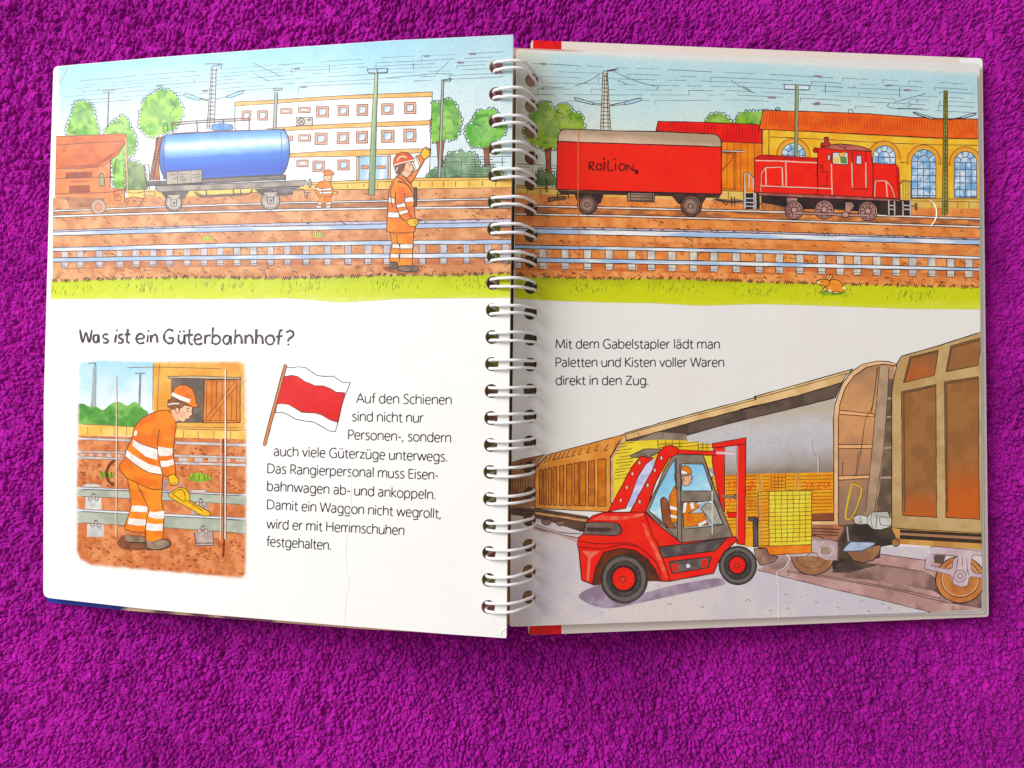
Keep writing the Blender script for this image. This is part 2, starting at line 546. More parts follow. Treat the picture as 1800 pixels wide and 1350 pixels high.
PR = Sheet(zp((-.0008, .1576, -.3642)), zp((.2373, .1576, -.3945)), zp((.2376, -.1124, -.3929)), zp((-.0005, -.1124, -.3626)),
           -0.0028, 12, outR, [hole_poly(h, 11.8) for h in HOLE_R], 1.0)

def offset_sheet(base, d0, d1, outline, holes, gain):
    """a board under another one: d0 lower at the base's left side, d1 at its right side"""
    s = Sheet.__new__(Sheet)
    s.__dict__.update(base.__dict__)
    t = np.linspace(0, 1, len(base.prof))[:, None]
    s.prof = base.prof - base.N * (d0 * (1 - t) + d1 * t)
    s.lines = []
    for p in s.prof:
        a = s.proj(p); b = s.proj(p + s.V); nx, ny = (b - a)[1], -(b - a)[0]
        if nx < 0: nx, ny = -nx, -ny
        L = math.hypot(nx, ny); s.lines.append((nx / L, ny / L, -(nx * a[0] + ny * a[1]) / L))
    s.outline = outline; s.holes = holes; s.gain = gain; s.layer = 0
    s.hb = [(min(p[0] for p in h), min(p[1] for p in h), max(p[0] for p in h), max(p[1] for p in h)) for h in holes]
    return s

def board(name, sheet, thick, topcol, edgecol, label=None):
    """card of the sheet's outline: printed top, underside, edge walls, walls of the punched holes"""
    GAIN[0] = sheet.gain
    tri = subdiv(prep(sheet, tess(sheet.outline)), 18)
    top = sheet.place(tri, 0.0)
    c = topcol(tri[..., 0].ravel(), tri[..., 1].ravel()).reshape(-1, 3, 3)
    T = [top, (top - sheet.N * thick)[:, ::-1]]; CC = [c, c[:, ::-1] * 0.95]
    def wall(path, outward):
        n = len(path)
        pts = []
        for i in range(n):
            a, b = path[i], path[(i + 1) % n]
            m = max(1, int(math.hypot(b[0] - a[0], b[1] - a[1]) // 12))
            pts += [lerp(a, b, k / m) for k in range(m)]
        P = np.array([sheet.pt(*p) for p in pts]); Q = P - sheet.N * thick
        P2, Q2 = np.roll(P, -1, 0), np.roll(Q, -1, 0)
        w = np.concatenate([np.stack([P, P2, Q2], 1), np.stack([P, Q2, Q], 1)])
        T.append(w)
        px_ = np.array([p[0] for p in pts] * 2); py_ = np.array([p[1] for p in pts] * 2)
        e = edgecol(np.repeat(px_, 3), np.repeat(py_, 3)).reshape(-1, 3, 3)
        CC.append(e)
    wall(sheet.outline, 1)
    for h in sheet.holes: wall(h, -1)
    o = link(name, mesh_tris(name, np.concatenate(T), np.concatenate(CC), 0.12), M_PRINT, book)
    if label: o['label'] = label
    return o
def paperf(tone, stain=0.035):
    t = np.array(tone)
    return lambda x, y: t * (1 - stain * (fbm(x / 70, y / 70, 77)[:, None] - .5) * np.array([.6, 1, 1.6]))
page_l = board('cardboard_page', PL, 0.0014, paperf(PAPER), C((238, 222, 205)), 'left page with a railway yard picture, a heading and the flag')
page_r = board('cardboard_page', PR, 0.0014, paperf((0.80, 0.768, 0.738)), C((238, 222, 205)), 'right page with the red locomotive and the forklift picture')  # same stock as the left; warm bounced light put into its paper tone

# pages and covers underneath
outR2 = rounded([(899.5, 84), (1722, 112), (1731, 1078), (891, 1098)], [3, 4, 4, 4])
PR2 = offset_sheet(PR, 0.0030, 0.0024, outR2, [], 0.9)
def under_col(x, y):
    a = G((900, 80), (900, 1100), [(0, (215, 170, 160)), (.12, (190, 165, 120)), (.2, (150, 100, 60)), (.33, (120, 100, 70)), (.42, (95, 85, 55)), (.75, (120, 105, 60)), (.83, (170, 120, 60)), (1, (185, 140, 90))], .12, 14, 4)(x, y)
    return mixc(a, np.broadcast_to(PAPER * .9, a.shape), sm(985, 1040, x))
board('cardboard_page', PR2, 0.0014, under_col, under_col, 'lower page peeping out beside the gutter')
outRc = rounded([(934, 70.5), (1727, 102.5), (1738, 1084), (929, 1116.5)], [5, 6, 6, 5])
PRc = offset_sheet(PR, 0.0060, 0.0048, outRc, [], 1.05)
begin(PRc)
cover_r = board('back_cover', PRc, 0.0022, paperf((0.76, 0.66, 0.60), .06), C((236, 220, 214)))
F(PX, [937, 70.4, 987, 72.6, 987, 100, 937, 98], W((225, 30, 25), (205, 25, 25), 12, 2), 8)
end('red_cover_strip', cover_r)
F(PX, [932, 1092, 987, 1092, 987, 1114.3, 929, 1116.2], W((228, 32, 22), (205, 25, 25), 12, 2), 8)
end('red_cover_strip', cover_r)
F(B2, '1528 212 1570 209 1660 207 1692 205 1696 262 1672 300 1640 305 1610 310 1575 304 1556 262', C((255, 255, 255)))
end('worn_corner', cover_r)
outLc = rounded([(97, 125), (880, 80), (872, 1118), (640, 1106), (226, 1073.5), (81, 1058.5)], [8, 3, 3, 0, 0, 10])
PLc = offset_sheet(PL, 0.0052, 0.0125, outLc, [], 0.9)
def coverL(x, y):
    a = np.broadcast_to(alb((28, 62, 150)), (len(x), 3)).copy()
    b = np.broadcast_to(alb((236, 205, 175)), (len(x), 3)); d = np.broadcast_to(alb((150, 95, 110)), (len(x), 3))
    r = np.where((x > 225)[:, None], b, a)
    inner = mixc(np.broadcast_to(alb((206, 150, 140)), r.shape), np.broadcast_to(alb((190, 200, 120)), r.shape), sm(.45, .55, vnoise(x / 300, y / 47.0, 3)))
    r = np.where((x > 800)[:, None], inner, r)
    return np.where((((x > 272) & (x < 304)) | ((x > 332) & (x < 366)) | ((x > 395) & (x < 480)))[:, None], d, r)
board('front_cover', PLc, 0.0022, coverL, coverL)

# wire binding: 21 double loops through the punched holes
def tube(path, r, n=10):
    P = np.array(path, float); m = len(P)
    T = np.gradient(P, axis=0); T /= np.linalg.norm(T, axis=1)[:, None]
    ref = np.array([0, 1.0, 0]); rings = []
    for p, t in zip(P, T):
        a = np.cross(t, ref); a /= np.linalg.norm(a); b = np.cross(a, t)
        rings.append([p + r * (a * math.cos(2 * math.pi * k / n) + b * math.sin(2 * math.pi * k / n)) for k in range(n)])
    return np.array(rings)
outL_inner = ((902, 61), (890, 1122))
def wire_loop(k):
    a = PL.pt(HOLE_L[k][0] - 3, HOLE_L[k][1]); b = PR.pt(HOLE_R[k][0] + 1, HOLE_R[k][1])
    e = PL.pt(lerp(outL_inner[0], outL_inner[1], (k + 1.12) / 22.3)[0], HOLE_L[k][1])
    V, Fc = [], []
    for sgn in (-1, 1):
        off = np.array([0, 0.00178 * sgn, 0])
        mid = (a + b) / 2
        ctl = [mid + (-.004, 0, -.017), a + (.0008, 0, -.009), a + (-.0002, 0, -.0026), a + (.0003, 0, .0006), a + (.0030, 0, .0021), (e[0], a[1] * .7 + b[1] * .3, e[2] + .0019),
               (e[0] + .0052, a[1] * .35 + b[1] * .65, e[2] - .0004), (b[0] + .0002, b[1], b[2] + .0074), (b[0] + .0017, b[1], b[2] + .0022), (b[0] + .0014, b[1], b[2] - .0020), (b[0] + .0006, b[1], b[2] - .006),
               mid + (.004, 0, -.0165), mid + (-.004, 0, -.017)]
        ctl = [np.array(c, float) for c in ctl]
        path = []
        for i in range(len(ctl) - 1):
            p0, p1, p2, p3 = ctl[max(i - 1, 0)], ctl[i], ctl[i + 1], ctl[min(i + 2, len(ctl) - 1)]
            for t in np.linspace(0, 1, 7)[:-1]:
                q = 0.5 * (2 * p1 + (p2 - p0) * t + (2 * p0 - 5 * p1 + 4 * p2 - p3) * t * t + (3 * p1 - p0 - 3 * p2 + p3) * t ** 3)
                path.append(q + off * (1 + 0.12 * math.sin(k * 2.7 + i)) + np.array([0, 0.0002 * math.sin(k * 5.1), 0]))
        path.append(ctl[-1] + off)
        R = tube(path, 0.00068)
        base = len(V); m, n = R.shape[:2]
        V += [tuple(v) for v in R.reshape(-1, 3)]
        for i in range(m - 1):
            for j in range(n):
                Fc.append((base + i * n + j, base + i * n + (j + 1) % n, base + (i + 1) * n + (j + 1) % n, base + (i + 1) * n + j))
    me = bpy.data.meshes.new('wire_loop'); me.from_pydata(V, [], Fc)
    me.polygons.foreach_set('use_smooth', np.ones(len(Fc), bool)); me.update()
    link('wire_loop', me, M_WIRE, book)
for k in range(21): wire_loop(k)

# ------------------------------------------------------------------ printing: left page
PW = (255, 255, 255)
def along(pts):
    """piecewise linear y(x) from x, y pairs"""
    xs = pts[0::2]; ys = pts[1::2]
    return lambda x: float(np.interp(x, xs, ys))
def band(x0, x1, top, bot, n=12):
    """polygon between two along() curves"""
    xs = [x0 + (x1 - x0) * k / n for k in range(n + 1)]
    return [v for x in xs for v in (x, top(x))] + [v for x in reversed(xs) for v in (x, bot(x))]
def line(x0, x1, f, w=1.1, col=INK, n=14):
    S(PX, [v for k in range(n + 1) for v in (x0 + (x1 - x0) * k / n, f(x0 + (x1 - x0) * k / n))], w, col, smooth=False)
def off(f, d): return lambda x: f(x) + d
def railpair(x0, x1, top, bot, cols=((240, 243, 250), (185, 205, 235), (225, 228, 235)), w=1.2):
    F(PX, band(x0, x1, top, bot), lambda x, y: mixc(np.broadcast_to(alb(cols[0]), (len(x), 3)), np.broadcast_to(alb(cols[1]), (len(x), 3)), sm(.35, .65, fbm(x / 60, y / 9, 9))), 16)
    line(x0, x1, top, w); line(x0, x1, bot, w)
def wires(x0, x1, top, bot, rows, seed, skip=(), wc=(132, 136, 150)):
    r = random.Random(seed)
    with held():
        for k in range(rows):
            t = (k + .5) / rows + r.uniform(-.02, .02)
            x = x0 + r.uniform(0, 60)
            while x < x1 - 10:
                l = r.choice((26, 45, 70, 110, 150)) * r.uniform(.7, 1.2)
                e = min(x + l, x1)
                f = lambda q: top(q) * (1 - t) + bot(q) * t
                if not any(a < x < b and c < f(x) < d for a, c, b, d in skip):
                    S(PX, [x, f(x), (x + e) / 2, f((x + e) / 2) + r.uniform(-.5, .5), e, f(e) + r.uniform(-.7, .7)], r.choice((.65, .8, .95)), wc)
                    if r.random() < .22:
                        h = r.uniform(4, 12); S(PX, [x, f(x), x + .5, f(x) + h], .9, wc)
                    if r.random() < .09:
                        S(PX, [x + 4, f(x) + 1, x + 15, f(x) + .2], 3.2, (150, 140, 150))
                x = e + r.uniform(7, 38)
def specks(x0, x1, f0, f1, n, seed, col=(96, 52, 40)):
    r = random.Random(seed)
    with held():
        for k in range(n):
            x = r.uniform(x0, x1); y = r.uniform(f0(x) + 2, f1(x) - 2)
            if r.random() < .55: S(PX, [x, y, x + 1.4, y + .6], 1.2, col)
            else:
                w = r.uniform(4, 9); S(PX, [x, y, x + w * .3, y - r.uniform(1, 3), x + w * .7, y + r.uniform(-2, 1), x + w, y + r.uniform(0, 2)], 1.0, col)
def grass_marks(x0, x1, top, bot, seed):
    r = random.Random(seed)
    with held():
        x = x0
        while x < x1:
            y = top(x)
            n = r.randint(2, 6); p = []
            for k in range(n):
                p += [x, y + r.uniform(0, 3), x + r.uniform(1, 3), y - r.uniform(2, 6)]; x += r.uniform(2.5, 4.5)
            S(PX, p, 1.05, (92, 70, 40), smooth=False)
            x += r.uniform(0, 10)
        for k in range(int((x1 - x0) / 2.4)):
            x = x0 + (x1 - x0) * (r.random()); c = .5 + .5 * math.sin(x / 23.0 + seed)
            if r.random() > c: continue
            y = top(x) + r.uniform(4, 20); a = r.uniform(-.4, .4)
            S(PX, [x, y, x + a * 7, y + r.uniform(4, 8)], .9, (140, 160, 50))

begin(PL)
topL = along([95, 117, 280, 100.5, 480, 85.5, 690, 71, 902, 61])
# --- sky
def skyL(x, y):
    d = y - np.interp(x, [95, 280, 480, 690, 902], [117, 100.5, 85.5, 71, 61])
    t = np.clip(d / 150 + 0.35 * (fbm(x / 90, y / 50, 2) - .5) + .12 * (fbm(x / 30, y / 22, 4) - .5), 0, 1)
    cs = np.array([alb(c) for c in ((164, 218, 240), (186, 230, 245), (214, 240, 247), (236, 247, 251))])
    base = np.stack([np.interp(t, [0, .25, .55, .85], cs[:, k]) for k in range(3)], 1)
    return mixc(base, np.broadcast_to(alb((205, 226, 228)), base.shape), sm(600, 900, x) * .55)
F(PX, band(104, 903, off(topL, 0.5), lambda x: 335, 16), skyL, 10)
end('printed_sky', page_l)
wires(106, 885, off(topL, 26), along([95, 190, 480, 158, 890, 138]), 7, 11)
Ss(A2, ['-140 280 -60 320 -20 335 60 380', '-140 350 -90 380 -30 405', '980 280 980 330', '395 290 392 345', '1230 270 1140 350', '1095 355 1250 358', '790 385 1090 360'], .9, (96, 96, 112))
end('printed_overhead_wires', page_l)
# --- far lamp poles
S(A1, '521 480 512 775', 2.6, (130, 130, 135)); S(A1, '475 475 575 468', 2.2, (150, 165, 175)); S(A1, '480 490 565 485', 1.4, (140, 150, 160))
end('printed_lamp_post', page_l)
# --- trees on the left
tree(A1, '275 590 290 560 330 545 370 550 400 575 415 610 420 650 440 700 450 740 440 790 330 795 250 785 220 750 240 700 260 640', (166, 218, 104), (112, 182, 66), 3)
end('printed_tree', page_l)
tree(A1, '490 760 520 720 560 685 600 660 615 640 640 665 665 700 680 740 690 770 710 800 715 850 700 900 680 930 650 960 640 1150 560 1150 540 960 520 800', (168, 218, 104), (106, 176, 60), 8)
tree(A1, '640 1165 645 1000 690 965 740 990 770 1030 790 1170', (150, 172, 110), (108, 140, 78), 10, (90, 120, 70))
end('printed_tree', page_l)
F(A1, '850 800 910 790 880 900 870 1000 878 1100 810 1100 840 950', W((196, 130, 84), (168, 104, 66), 10, 5), 5)
Ss(A1, ['852 800 840 950 812 1100', '905 790 880 900 870 1000 878 1100'])
tree(A1, '825 500 880 465 940 470 985 505 1010 540 1030 590 1040 630 1010 690 990 740 940 760 900 775 860 785 830 800 800 790 760 760 735 720 740 660 745 600 755 560 790 515', (172, 222, 84), (100, 180, 52), 13, (92, 158, 52))
Ss(A1, ['900 770 905 715 920 700 932 720 930 760', '960 560 985 580 975 600'])
end('printed_tree', page_l)
# --- lattice mast with two lamps
F(A1, '1240 308 1272 308 1262 745 1203 745', C((214, 220, 222)))
Ss(A1, ['1240 308 1205 745', '1272 312 1258 745', '1250 310 1222 745', '1195 288 1318 286', '1240 305 1312 290 1308 318 1285 300'] + ['%d %d %d %d' % (1238 - k * 2.3, 330 + k * 28, 1270 - k * .8, 330 + k * 28) for k in range(15)], 1.3, (110, 100, 112), smooth=False)
FO(A1, '1043 500 1060 492 1110 508 1165 530 1155 543 1115 535 1060 520', C((178, 222, 240)), 1.1)
FO(A1, '1467 470 1455 493 1385 520 1340 522 1345 512 1400 490', C((178, 222, 240)), 1.1)
Ss(A1, ['1165 525 1222 540', '1340 515 1268 535', '1165 535 1215 545'], 1.4, (120, 110, 115))
end('printed_lattice_mast', page_l)
# --- station building
def px_pts(E, s): return [v for p in fr(E, s) for v in p]
FO(PX, [413, 180, 480, 176, 600, 168.5, 760, 161.6, 754.5, 314, 508, 324, 413, 226], C((254, 253, 253)), 1.3)
BANDC = W((250, 205, 130), (244, 186, 104), 14, 6)
for p in ([413, 179.5, 480, 175.8, 600, 168.5, 760, 161.6, 759.6, 170, 600, 174, 480, 182, 413, 186.5], [470, 226, 520, 222, 600, 217.5, 758, 211.8, 757.6, 219.5, 600, 225, 520, 229, 470, 232], [508, 270, 600, 264.5, 750, 261.4, 756, 262, 756, 269, 745, 268, 630, 274.5, 508, 276.5]):
    F(PX, p, BANDC, 9); S(PX, p, 1.1, (120, 84, 66), closed=True, smooth=False)
FR = (232, 168, 140)
def window(E, b, ink=(124, 72, 62)):
    x0, y0, x1, y1 = b
    with held(): F(E, box(x0, y0, x1, y1), C((236, 186, 158)))
    S(E, box(x0, y0, x1, y1), 1.25, ink, closed=True, smooth=False)
    w, h = (x1 - x0) * .2, (y1 - y0) * .2
    F(E, box(x0 + w, y0 + h, x1 - w, y1 - h), G((E[0] + x0 / K, E[1] + y0 / K), (E[0] + x1 / K, E[1] + y1 / K), [(.2, (186, 220, 240)), (.48, (200, 228, 244)), (.52, (240, 246, 250)), (.62, (240, 246, 250)), (.66, (176, 206, 232))]), 2.5)
    S(E, box(x0 + w, y0 + h, x1 - w, y1 - h), 1.1, ink, closed=True, smooth=False)
for b in ((303, 585, 388, 660), (453, 577, 528, 650), (585, 570, 662, 648), (758, 565, 838, 640), (917, 555, 997, 635), (293, 770, 378, 850), (447, 765, 530, 845), (582, 757, 660, 840), (758, 750, 845, 835), (912, 743, 998, 832), (278, 965, 360, 1040), (452, 958, 532, 1028)):
    window(A2, b)
for b in ((1450, 615, 1515, 680), (1560, 615, 1630, 680)): window(A1, b)
for b in ((50, 600, 133, 633), (177, 592, 260, 628), (175, 782, 262, 827), (165, 958, 245, 1005), (95, 790, 137, 825)):
    FO(A2, box(*b), C((240, 196, 168)), 1.2, (124, 72, 62)); F(A2, box(b[0] + 18, b[1] + 10, b[2] - 18, b[3] - 10), C((232, 232, 236))); S(A2, box(b[0] + 16, b[1] + 9, b[2] - 16, b[3] - 9), .8, (124, 72, 62), closed=True, smooth=False)
FO(A2, box(162, 662, 275, 718), C((222, 212, 204)), 1.1); FO(A2, circ(198, 690, 24), C((205, 196, 190)), 1.2); Ss(A2, ['180 675 215 705', '182 706 214 674', '240 676 268 672', '240 682 266 680'], 1)
F(A2, box(600, 938, 803, 1098), G((600 / K + 480, 290), (800 / K + 480, 300), [(0, (160, 208, 238)), (.3, (196, 226, 244)), (.36, (236, 244, 250)), (.45, (170, 212, 240)), (.75, (196, 226, 244)), (.8, (240, 246, 250)), (1, (164, 208, 238))], .15, 12, 2), 4)
for b in ((583, 935, 600, 1100), (803, 928, 820, 1092)): FO(A2, box(*b), C((238, 196, 150)), 1.1)
Ss(A2, ['700 935 698 1096', '600 938 803 932'], 1.1)
for b in ((615, 998, 667, 1020), (725, 998, 785, 1018)): FO(A2, box(*b), C((228, 160, 120)), 1.1, (150, 70, 60))
end('printed_station_building', page_l)
# --- trees and hedge on the right of the left page
F(A2, '1140 825 1197 825 1185 920 1183 1000 1192 1050 1148 1050 1152 960', W((186, 122, 88), (160, 98, 70), 8, 5), 5)
Ss(A2, ['1140 830 1152 960 1148 1045', '1197 825 1185 920 1186 1040'])
tree(A2, '1112 570 1140 555 1160 560 1180 540 1205 532 1230 540 1250 535 1270 560 1280 590 1300 605 1300 640 1318 680 1305 710 1305 745 1290 770 1290 800 1260 805 1245 820 1215 812 1190 822 1150 828 1125 832 1110 825', (150, 208, 84), (98, 172, 62), 21, (72, 140, 60), part=(0, .9))
Ss(A2, ['1255 680 1262 705 1285 700 1290 715', '1130 640 1145 655', '1200 760 1215 775'], 1.1)
end('printed_tree', page_l)
F(A2, '1470 865 1507 858 1510 960 1514 1030 1476 1030', W((176, 112, 84), (150, 92, 66), 8, 5), 5)
Ss(A2, ['1468 870 1478 960 1476 1025', '1506 862 1510 960 1514 1030'])
tree(A2, '1420 625 1455 610 1490 605 1530 605 1560 620 1570 645 1600 690 1620 705 1618 760 1600 800 1575 815 1540 830 1510 840 1500 865 1465 872 1430 860 1400 870 1375 850 1370 820 1350 800 1345 755 1360 710 1395 705 1390 680 1410 650', (142, 206, 92), (92, 176, 66), 24, (72, 146, 62))
Ss(A2, ['1395 705 1410 715 1425 705 1440 720 1455 712'], 1.1)
end('printed_tree', page_l)
tree(A2, '1095 1090 1098 1030 1130 1018 1185 1010 1215 930 1245 905 1290 910 1310 890 1350 905 1390 910 1415 930 1430 970 1460 1010 1520 1000 1560 1030 1600 1085', (146, 182, 140), (104, 146, 104), 27, (84, 122, 88), part=(.1, .7))
end('printed_hedge', page_l)
Ss(A2, ['1095 935 1300 938 1500 936 1660 933', '1200 940 1200 1080', '1315 950 1313 1080', '1410 950 1410 1080', '1600 940 1600 1000'] + ['%d %d %d %d' % (1105 + random.randint(0, 420), y, 1160 + random.randint(300, 480), y + random.randint(-3, 3)) for y in range(955, 1075, 17)], .95, (84, 92, 92), smooth=False)
end('printed_fence', page_l)
F(A2, '1178 402 1192 402 1170 1078 1152 1078', C((182, 186, 180))); Ss(A2, ['1178 402 1152 1078', '1192 402 1170 1078', '1180 402 1244 388', '1190 405 1200 412 1212 402 1222 410 1242 400 1240 390'], 1.1)
end('printed_lamp_post', page_l)
F(A2, '10 485 32 485 20 745 -2 745', C((186, 186, 186))); Ss(A2, ['12 485 0 745', '32 485 22 745'], 1.1); FO(A2, '0 462 65 456 62 468 10 476', C((200, 215, 225)), 1)
end('printed_lamp_post', page_l)
# --- platform and ground
WALLC = W((250, 216, 128), (244, 198, 104), 20, 31)
F(PX, band(225, 899, along([225, 335, 330, 331, 520, 321.5, 754, 312.5, 899, 312]), along([225, 352, 330, 346, 525, 335, 732, 333, 899, 330])), WALLC, 9)
line(520, 899, along([520, 321.5, 754, 312.5, 899, 312])); line(540, 899, along([520, 325.5, 754, 316.8, 899, 316]), .9); line(225, 899, along([225, 352, 330, 346, 525, 334, 732, 332.5, 899, 330]))
Ss(PX, [[x, np.interp(x, [520, 754, 899], [326, 317, 316]) + 2, x - .5, np.interp(x, [525, 732, 899], [333, 331, 329]) - 2] for x in (555, 582, 611, 640, 664, 738, 760, 780, 801, 825, 848, 872)], 1, smooth=False)
end('printed_platform', page_l)
g0 = along([93, 348, 330, 346, 525, 335, 732, 333, 899, 330])
rA = along([93, 371, 300, 363, 495, 357, 690, 353, 899, 349]); rB = along([93, 380.5, 300, 374, 510, 369, 681, 366, 899, 364])
rC1 = along([93, 405, 300, 398, 510, 391.5, 679, 388.5, 899, 385]); rC2 = along([93, 408, 300, 401, 510, 397.3, 681, 393.7, 899, 391]); rC3 = along([93, 414.5, 300, 409, 510, 405, 681, 402.5, 899, 398.5])
rD1 = along([93, 435.5, 300, 430, 510, 425, 686, 423, 899, 421.5]); rD2 = along([93, 442, 300, 438, 510, 432.6, 686, 430.5, 899, 429])
rE1 = along([93, 453.5, 300, 450, 510, 447.6, 700, 446, 899, 444.6]); rE2 = along([93, 461, 300, 457.5, 510, 455.5, 700, 454, 899, 452.7])
gT = along([90, 495, 200, 491, 312, 488, 510, 490, 600, 487, 681, 484.5, 780, 485, 899, 481]); gB = along([90, 526, 261, 525, 420, 526, 510, 524, 593, 531.5, 650, 529, 707, 525, 899, 523.5])
def ground(x, y):
    a = W((238, 182, 134), (216, 150, 102), 22, 40, .36, .68, (200, 130, 88), 10)(x, y)
    return a
F(PX, band(93, 899, g0, gT), ground, 7)
def tone(c, k):
    def f(x, y): return mixc(ground(x, y), np.broadcast_to(alb(c), (len(x), 3)), k * sm(.35, .6, fbm(x / 30, y / 6, 44)))
    return f
F(PX, band(93, 899, rA, off(rB, -2)), tone((168, 112, 82), .75), 7)
F(PX, band(93, 899, off(rC3, 9), off(rD1, -2)), tone((214, 142, 98), .5), 7)
F(PX, band(93, 899, off(rE2, 0), off(rE2, 13)), tone((196, 116, 80), .7), 6)
specks(96, 895, g0, rA, 60, 3); specks(96, 895, rB, rC1, 60, 4); specks(96, 895, rC3, rD1, 55, 5); specks(96, 895, rD2, rE1, 90, 6); specks(96, 895, off(rE2, 12), gT, 110, 7)
end('printed_ballast', page_l)
with held():
    for x in (114, 140.6, 174.6, 211, 239, 269, 298, 329, 358.5, 387.5, 416.5, 445.5, 475.5, 505, 538.4, 575.7, 612, 647, 680, 742.6, 779.7, 820, 858, 889):
        w = random.uniform(5, 6.8)
        F(PX, [x - w, rD2(x), x + w, rD2(x), x + w + .6, rE2(x) + 11, x - w + .4, rE2(x) + 11], W((222, 214, 214), (198, 190, 196), 8, 3), 6)
    for x in (114, 140.6, 174.6, 211, 239, 269, 298, 329, 358.5, 387.5, 416.5, 445.5, 475.5, 505, 538.4, 575.7, 612, 647, 680, 742.6, 779.7, 820, 858, 889):
        w = 6
        ink = (110, 74, 70) if x > 400 else (176, 130, 116)
        S(PX, [x - w, rD2(x), x - w, rE1(x)], 1, ink); S(PX, [x + w, rD2(x), x + w, rE1(x)], 1, ink)
        S(PX, [x - w, rE2(x) + 1, x - w, rE2(x) + 10, x + w, rE2(x) + 10.5, x + w, rE2(x) + 1], 1.3, ink, smooth=False); S(PX, [x - w, rE2(x) + 7, x + w, rE2(x) + 7], 1, ink)
end('printed_sleepers', page_l)
for (a, b) in ((off(rA, -1.2), off(rA, 1.2)), (off(rB, -1.5), off(rB, 1.6))):
    F(PX, band(93, 899, a, b), C((246, 244, 246))); line(93, 899, off(a, -.3), 1.1); line(93, 899, off(b, .3), 1.2)
F(PX, band(93, 899, rC1, rC2), C((212, 204, 222))); line(93, 899, rC1, 1)
specks(150, 895, off(rC1, -2), off(rC2, 2), 70, 9, (70, 60, 80))
railpair(93, 899, rC2, rC3); railpair(93, 899, rD1, rD2); railpair(93, 899, rE1, rE2)
end('printed_rails', page_l)
F(PX, band(90, 899, gT, gB, 40), G((100, 486), (100, 528), [(0, (196, 208, 60)), (.35, (214, 226, 56)), (.8, (222, 230, 78)), (1, (232, 238, 130))], .35, 26, 6), 7)
grass_marks(92, 896, gT, gB, 3)
for (x, y) in ((365, 419), (559, 413)):
    F(PX, circ(x, y, 10, 4.5, 12), C((214, 216, 90)))
    Ss(PX, [[x + d, y + 3, x + d * 1.4, y - 5] for d in (-8, -5, -2, 1, 4, 7)], 1, (110, 120, 50))
end('printed_grass', page_l)
# --- hopper wagon
OR1 = W((240, 160, 100), (230, 140, 84), 26, 51, .35, .65, (222, 128, 74), 14)
F(A1, '150 1015 530 955 535 1155 632 1160 632 1262 530 1255 500 1225 145 1215', OR1, 6)
F(A1, '155 790 640 775 648 800 642 832 590 920 540 955 430 1010 150 1018', W((230, 132, 74), (216, 112, 58), 26, 53, .35, .65, (204, 104, 56), 16), 6)
F(A1, '165 1010 430 985 560 900 620 840 540 945 430 1010', W((196, 92, 52), (180, 84, 48), 12, 3), 5)
F(A1, '150 1215 500 1225 440 1290 250 1290 230 1240 150 1225', W((170, 110, 84), (196, 140, 104), 16, 3), 6)
for p in ('220 1045 405 1038 405 1082 220 1090', '245 1140 390 1132 390 1185 245 1190'): F(A1, p, W((176, 84, 48), (150, 72, 46), 8, 2), 5)
FO(A1, '455 1070 470 1050 488 1062 492 1135 470 1142 455 1130', C((178, 176, 140)), 1.1)
FO(A1, circ(450, 1285, 52), W((206, 180, 162), (184, 156, 140), 10, 3), 1.2, (150, 104, 90)); FO(A1, circ(450, 1285, 24), C((222, 160, 130)), 1, (190, 90, 70))
Ss(A1, ['155 795 640 775', '155 855 400 838 640 825', '640 775 650 1180', '640 830 540 955 430 1010 150 1018', '150 1090 330 1080 560 1078', '145 1195 500 1185 630 1162', '632 1160 632 1262', '535 955 530 1160', '560 1170 610 1165 610 1195 560 1200 560 1170', '565 1215 605 1212 605 1240 565 1240 565 1215', '650 1180 700 1190 770 1180', '640 1240 690 1215 760 1230 780 1210', '640 1285 660 1240', '730 1285 770 1225', '250 1110 380 1105', '575 950 555 1060'], 1.15, (130, 70, 56))
S(A1, '640 800 655 1200', 2, (226, 190, 150))
end('printed_hopper_wagon', page_l)
# --- tank wagon
F(A1, '880 1175 1090 1165 1050 1232 930 1242', W((120, 108, 104), (96, 86, 84), 12, 3), 6)
F(A1, '1535 1160 1800 1145 1810 1200 1600 1218', W((112, 102, 98), (90, 82, 80), 12, 4), 6)
F(A2, '0 1105 200 1100 196 1140 165 1165 100 1190 0 1185', W((150, 142, 140), (120, 112, 112), 12, 4), 6)
FO(A1, '848 1140 1400 1120 1900 1100 1880 1140 1400 1160 870 1182', W((184, 172, 160), (150, 140, 134), 18, 5), 1.2)
FO(A1, '785 1112 1300 1085 1755 1062 1757 1092 1300 1115 790 1138', W((140, 124, 116), (110, 98, 96), 14, 6), 1.2)
def tank(x, y):
    yt = np.interp(x, [280, 510], [239, 227]); t = (y - yt) / 82 + .06 * (fbm(x / 18, y / 10, 3) - .5)
    cs = np.array([alb(c) for c in ((84, 150, 222), (140, 196, 240), (238, 248, 253), (170, 214, 246), (58, 132, 226), (36, 104, 212), (30, 92, 204), (52, 114, 210))])
    b = np.stack([np.interp(t, [0, .12, .25, .36, .5, .7, .86, 1], cs[:, k]) for k in range(3)], 1)
    e = np.maximum(sm(296, 283, x) * .85, sm(494, 510, x) * .55)
    return mixc(b, np.broadcast_to(alb((70, 108, 190)), b.shape), e)
TK = px_pts(A1, '915 788 1000 778 1300 760 1720 745') + px_pts(A2, '65 746 92 768 110 825 116 900 106 970 85 1030 55 1062') + px_pts(A1, '1700 1060 1400 1076 1180 1088 930 1092 905 1075 884 1020 876 950 880 890 893 820')
F(PX, TK, tank, 4); S(PX, TK, 1.5, (56, 60, 104), closed=True)
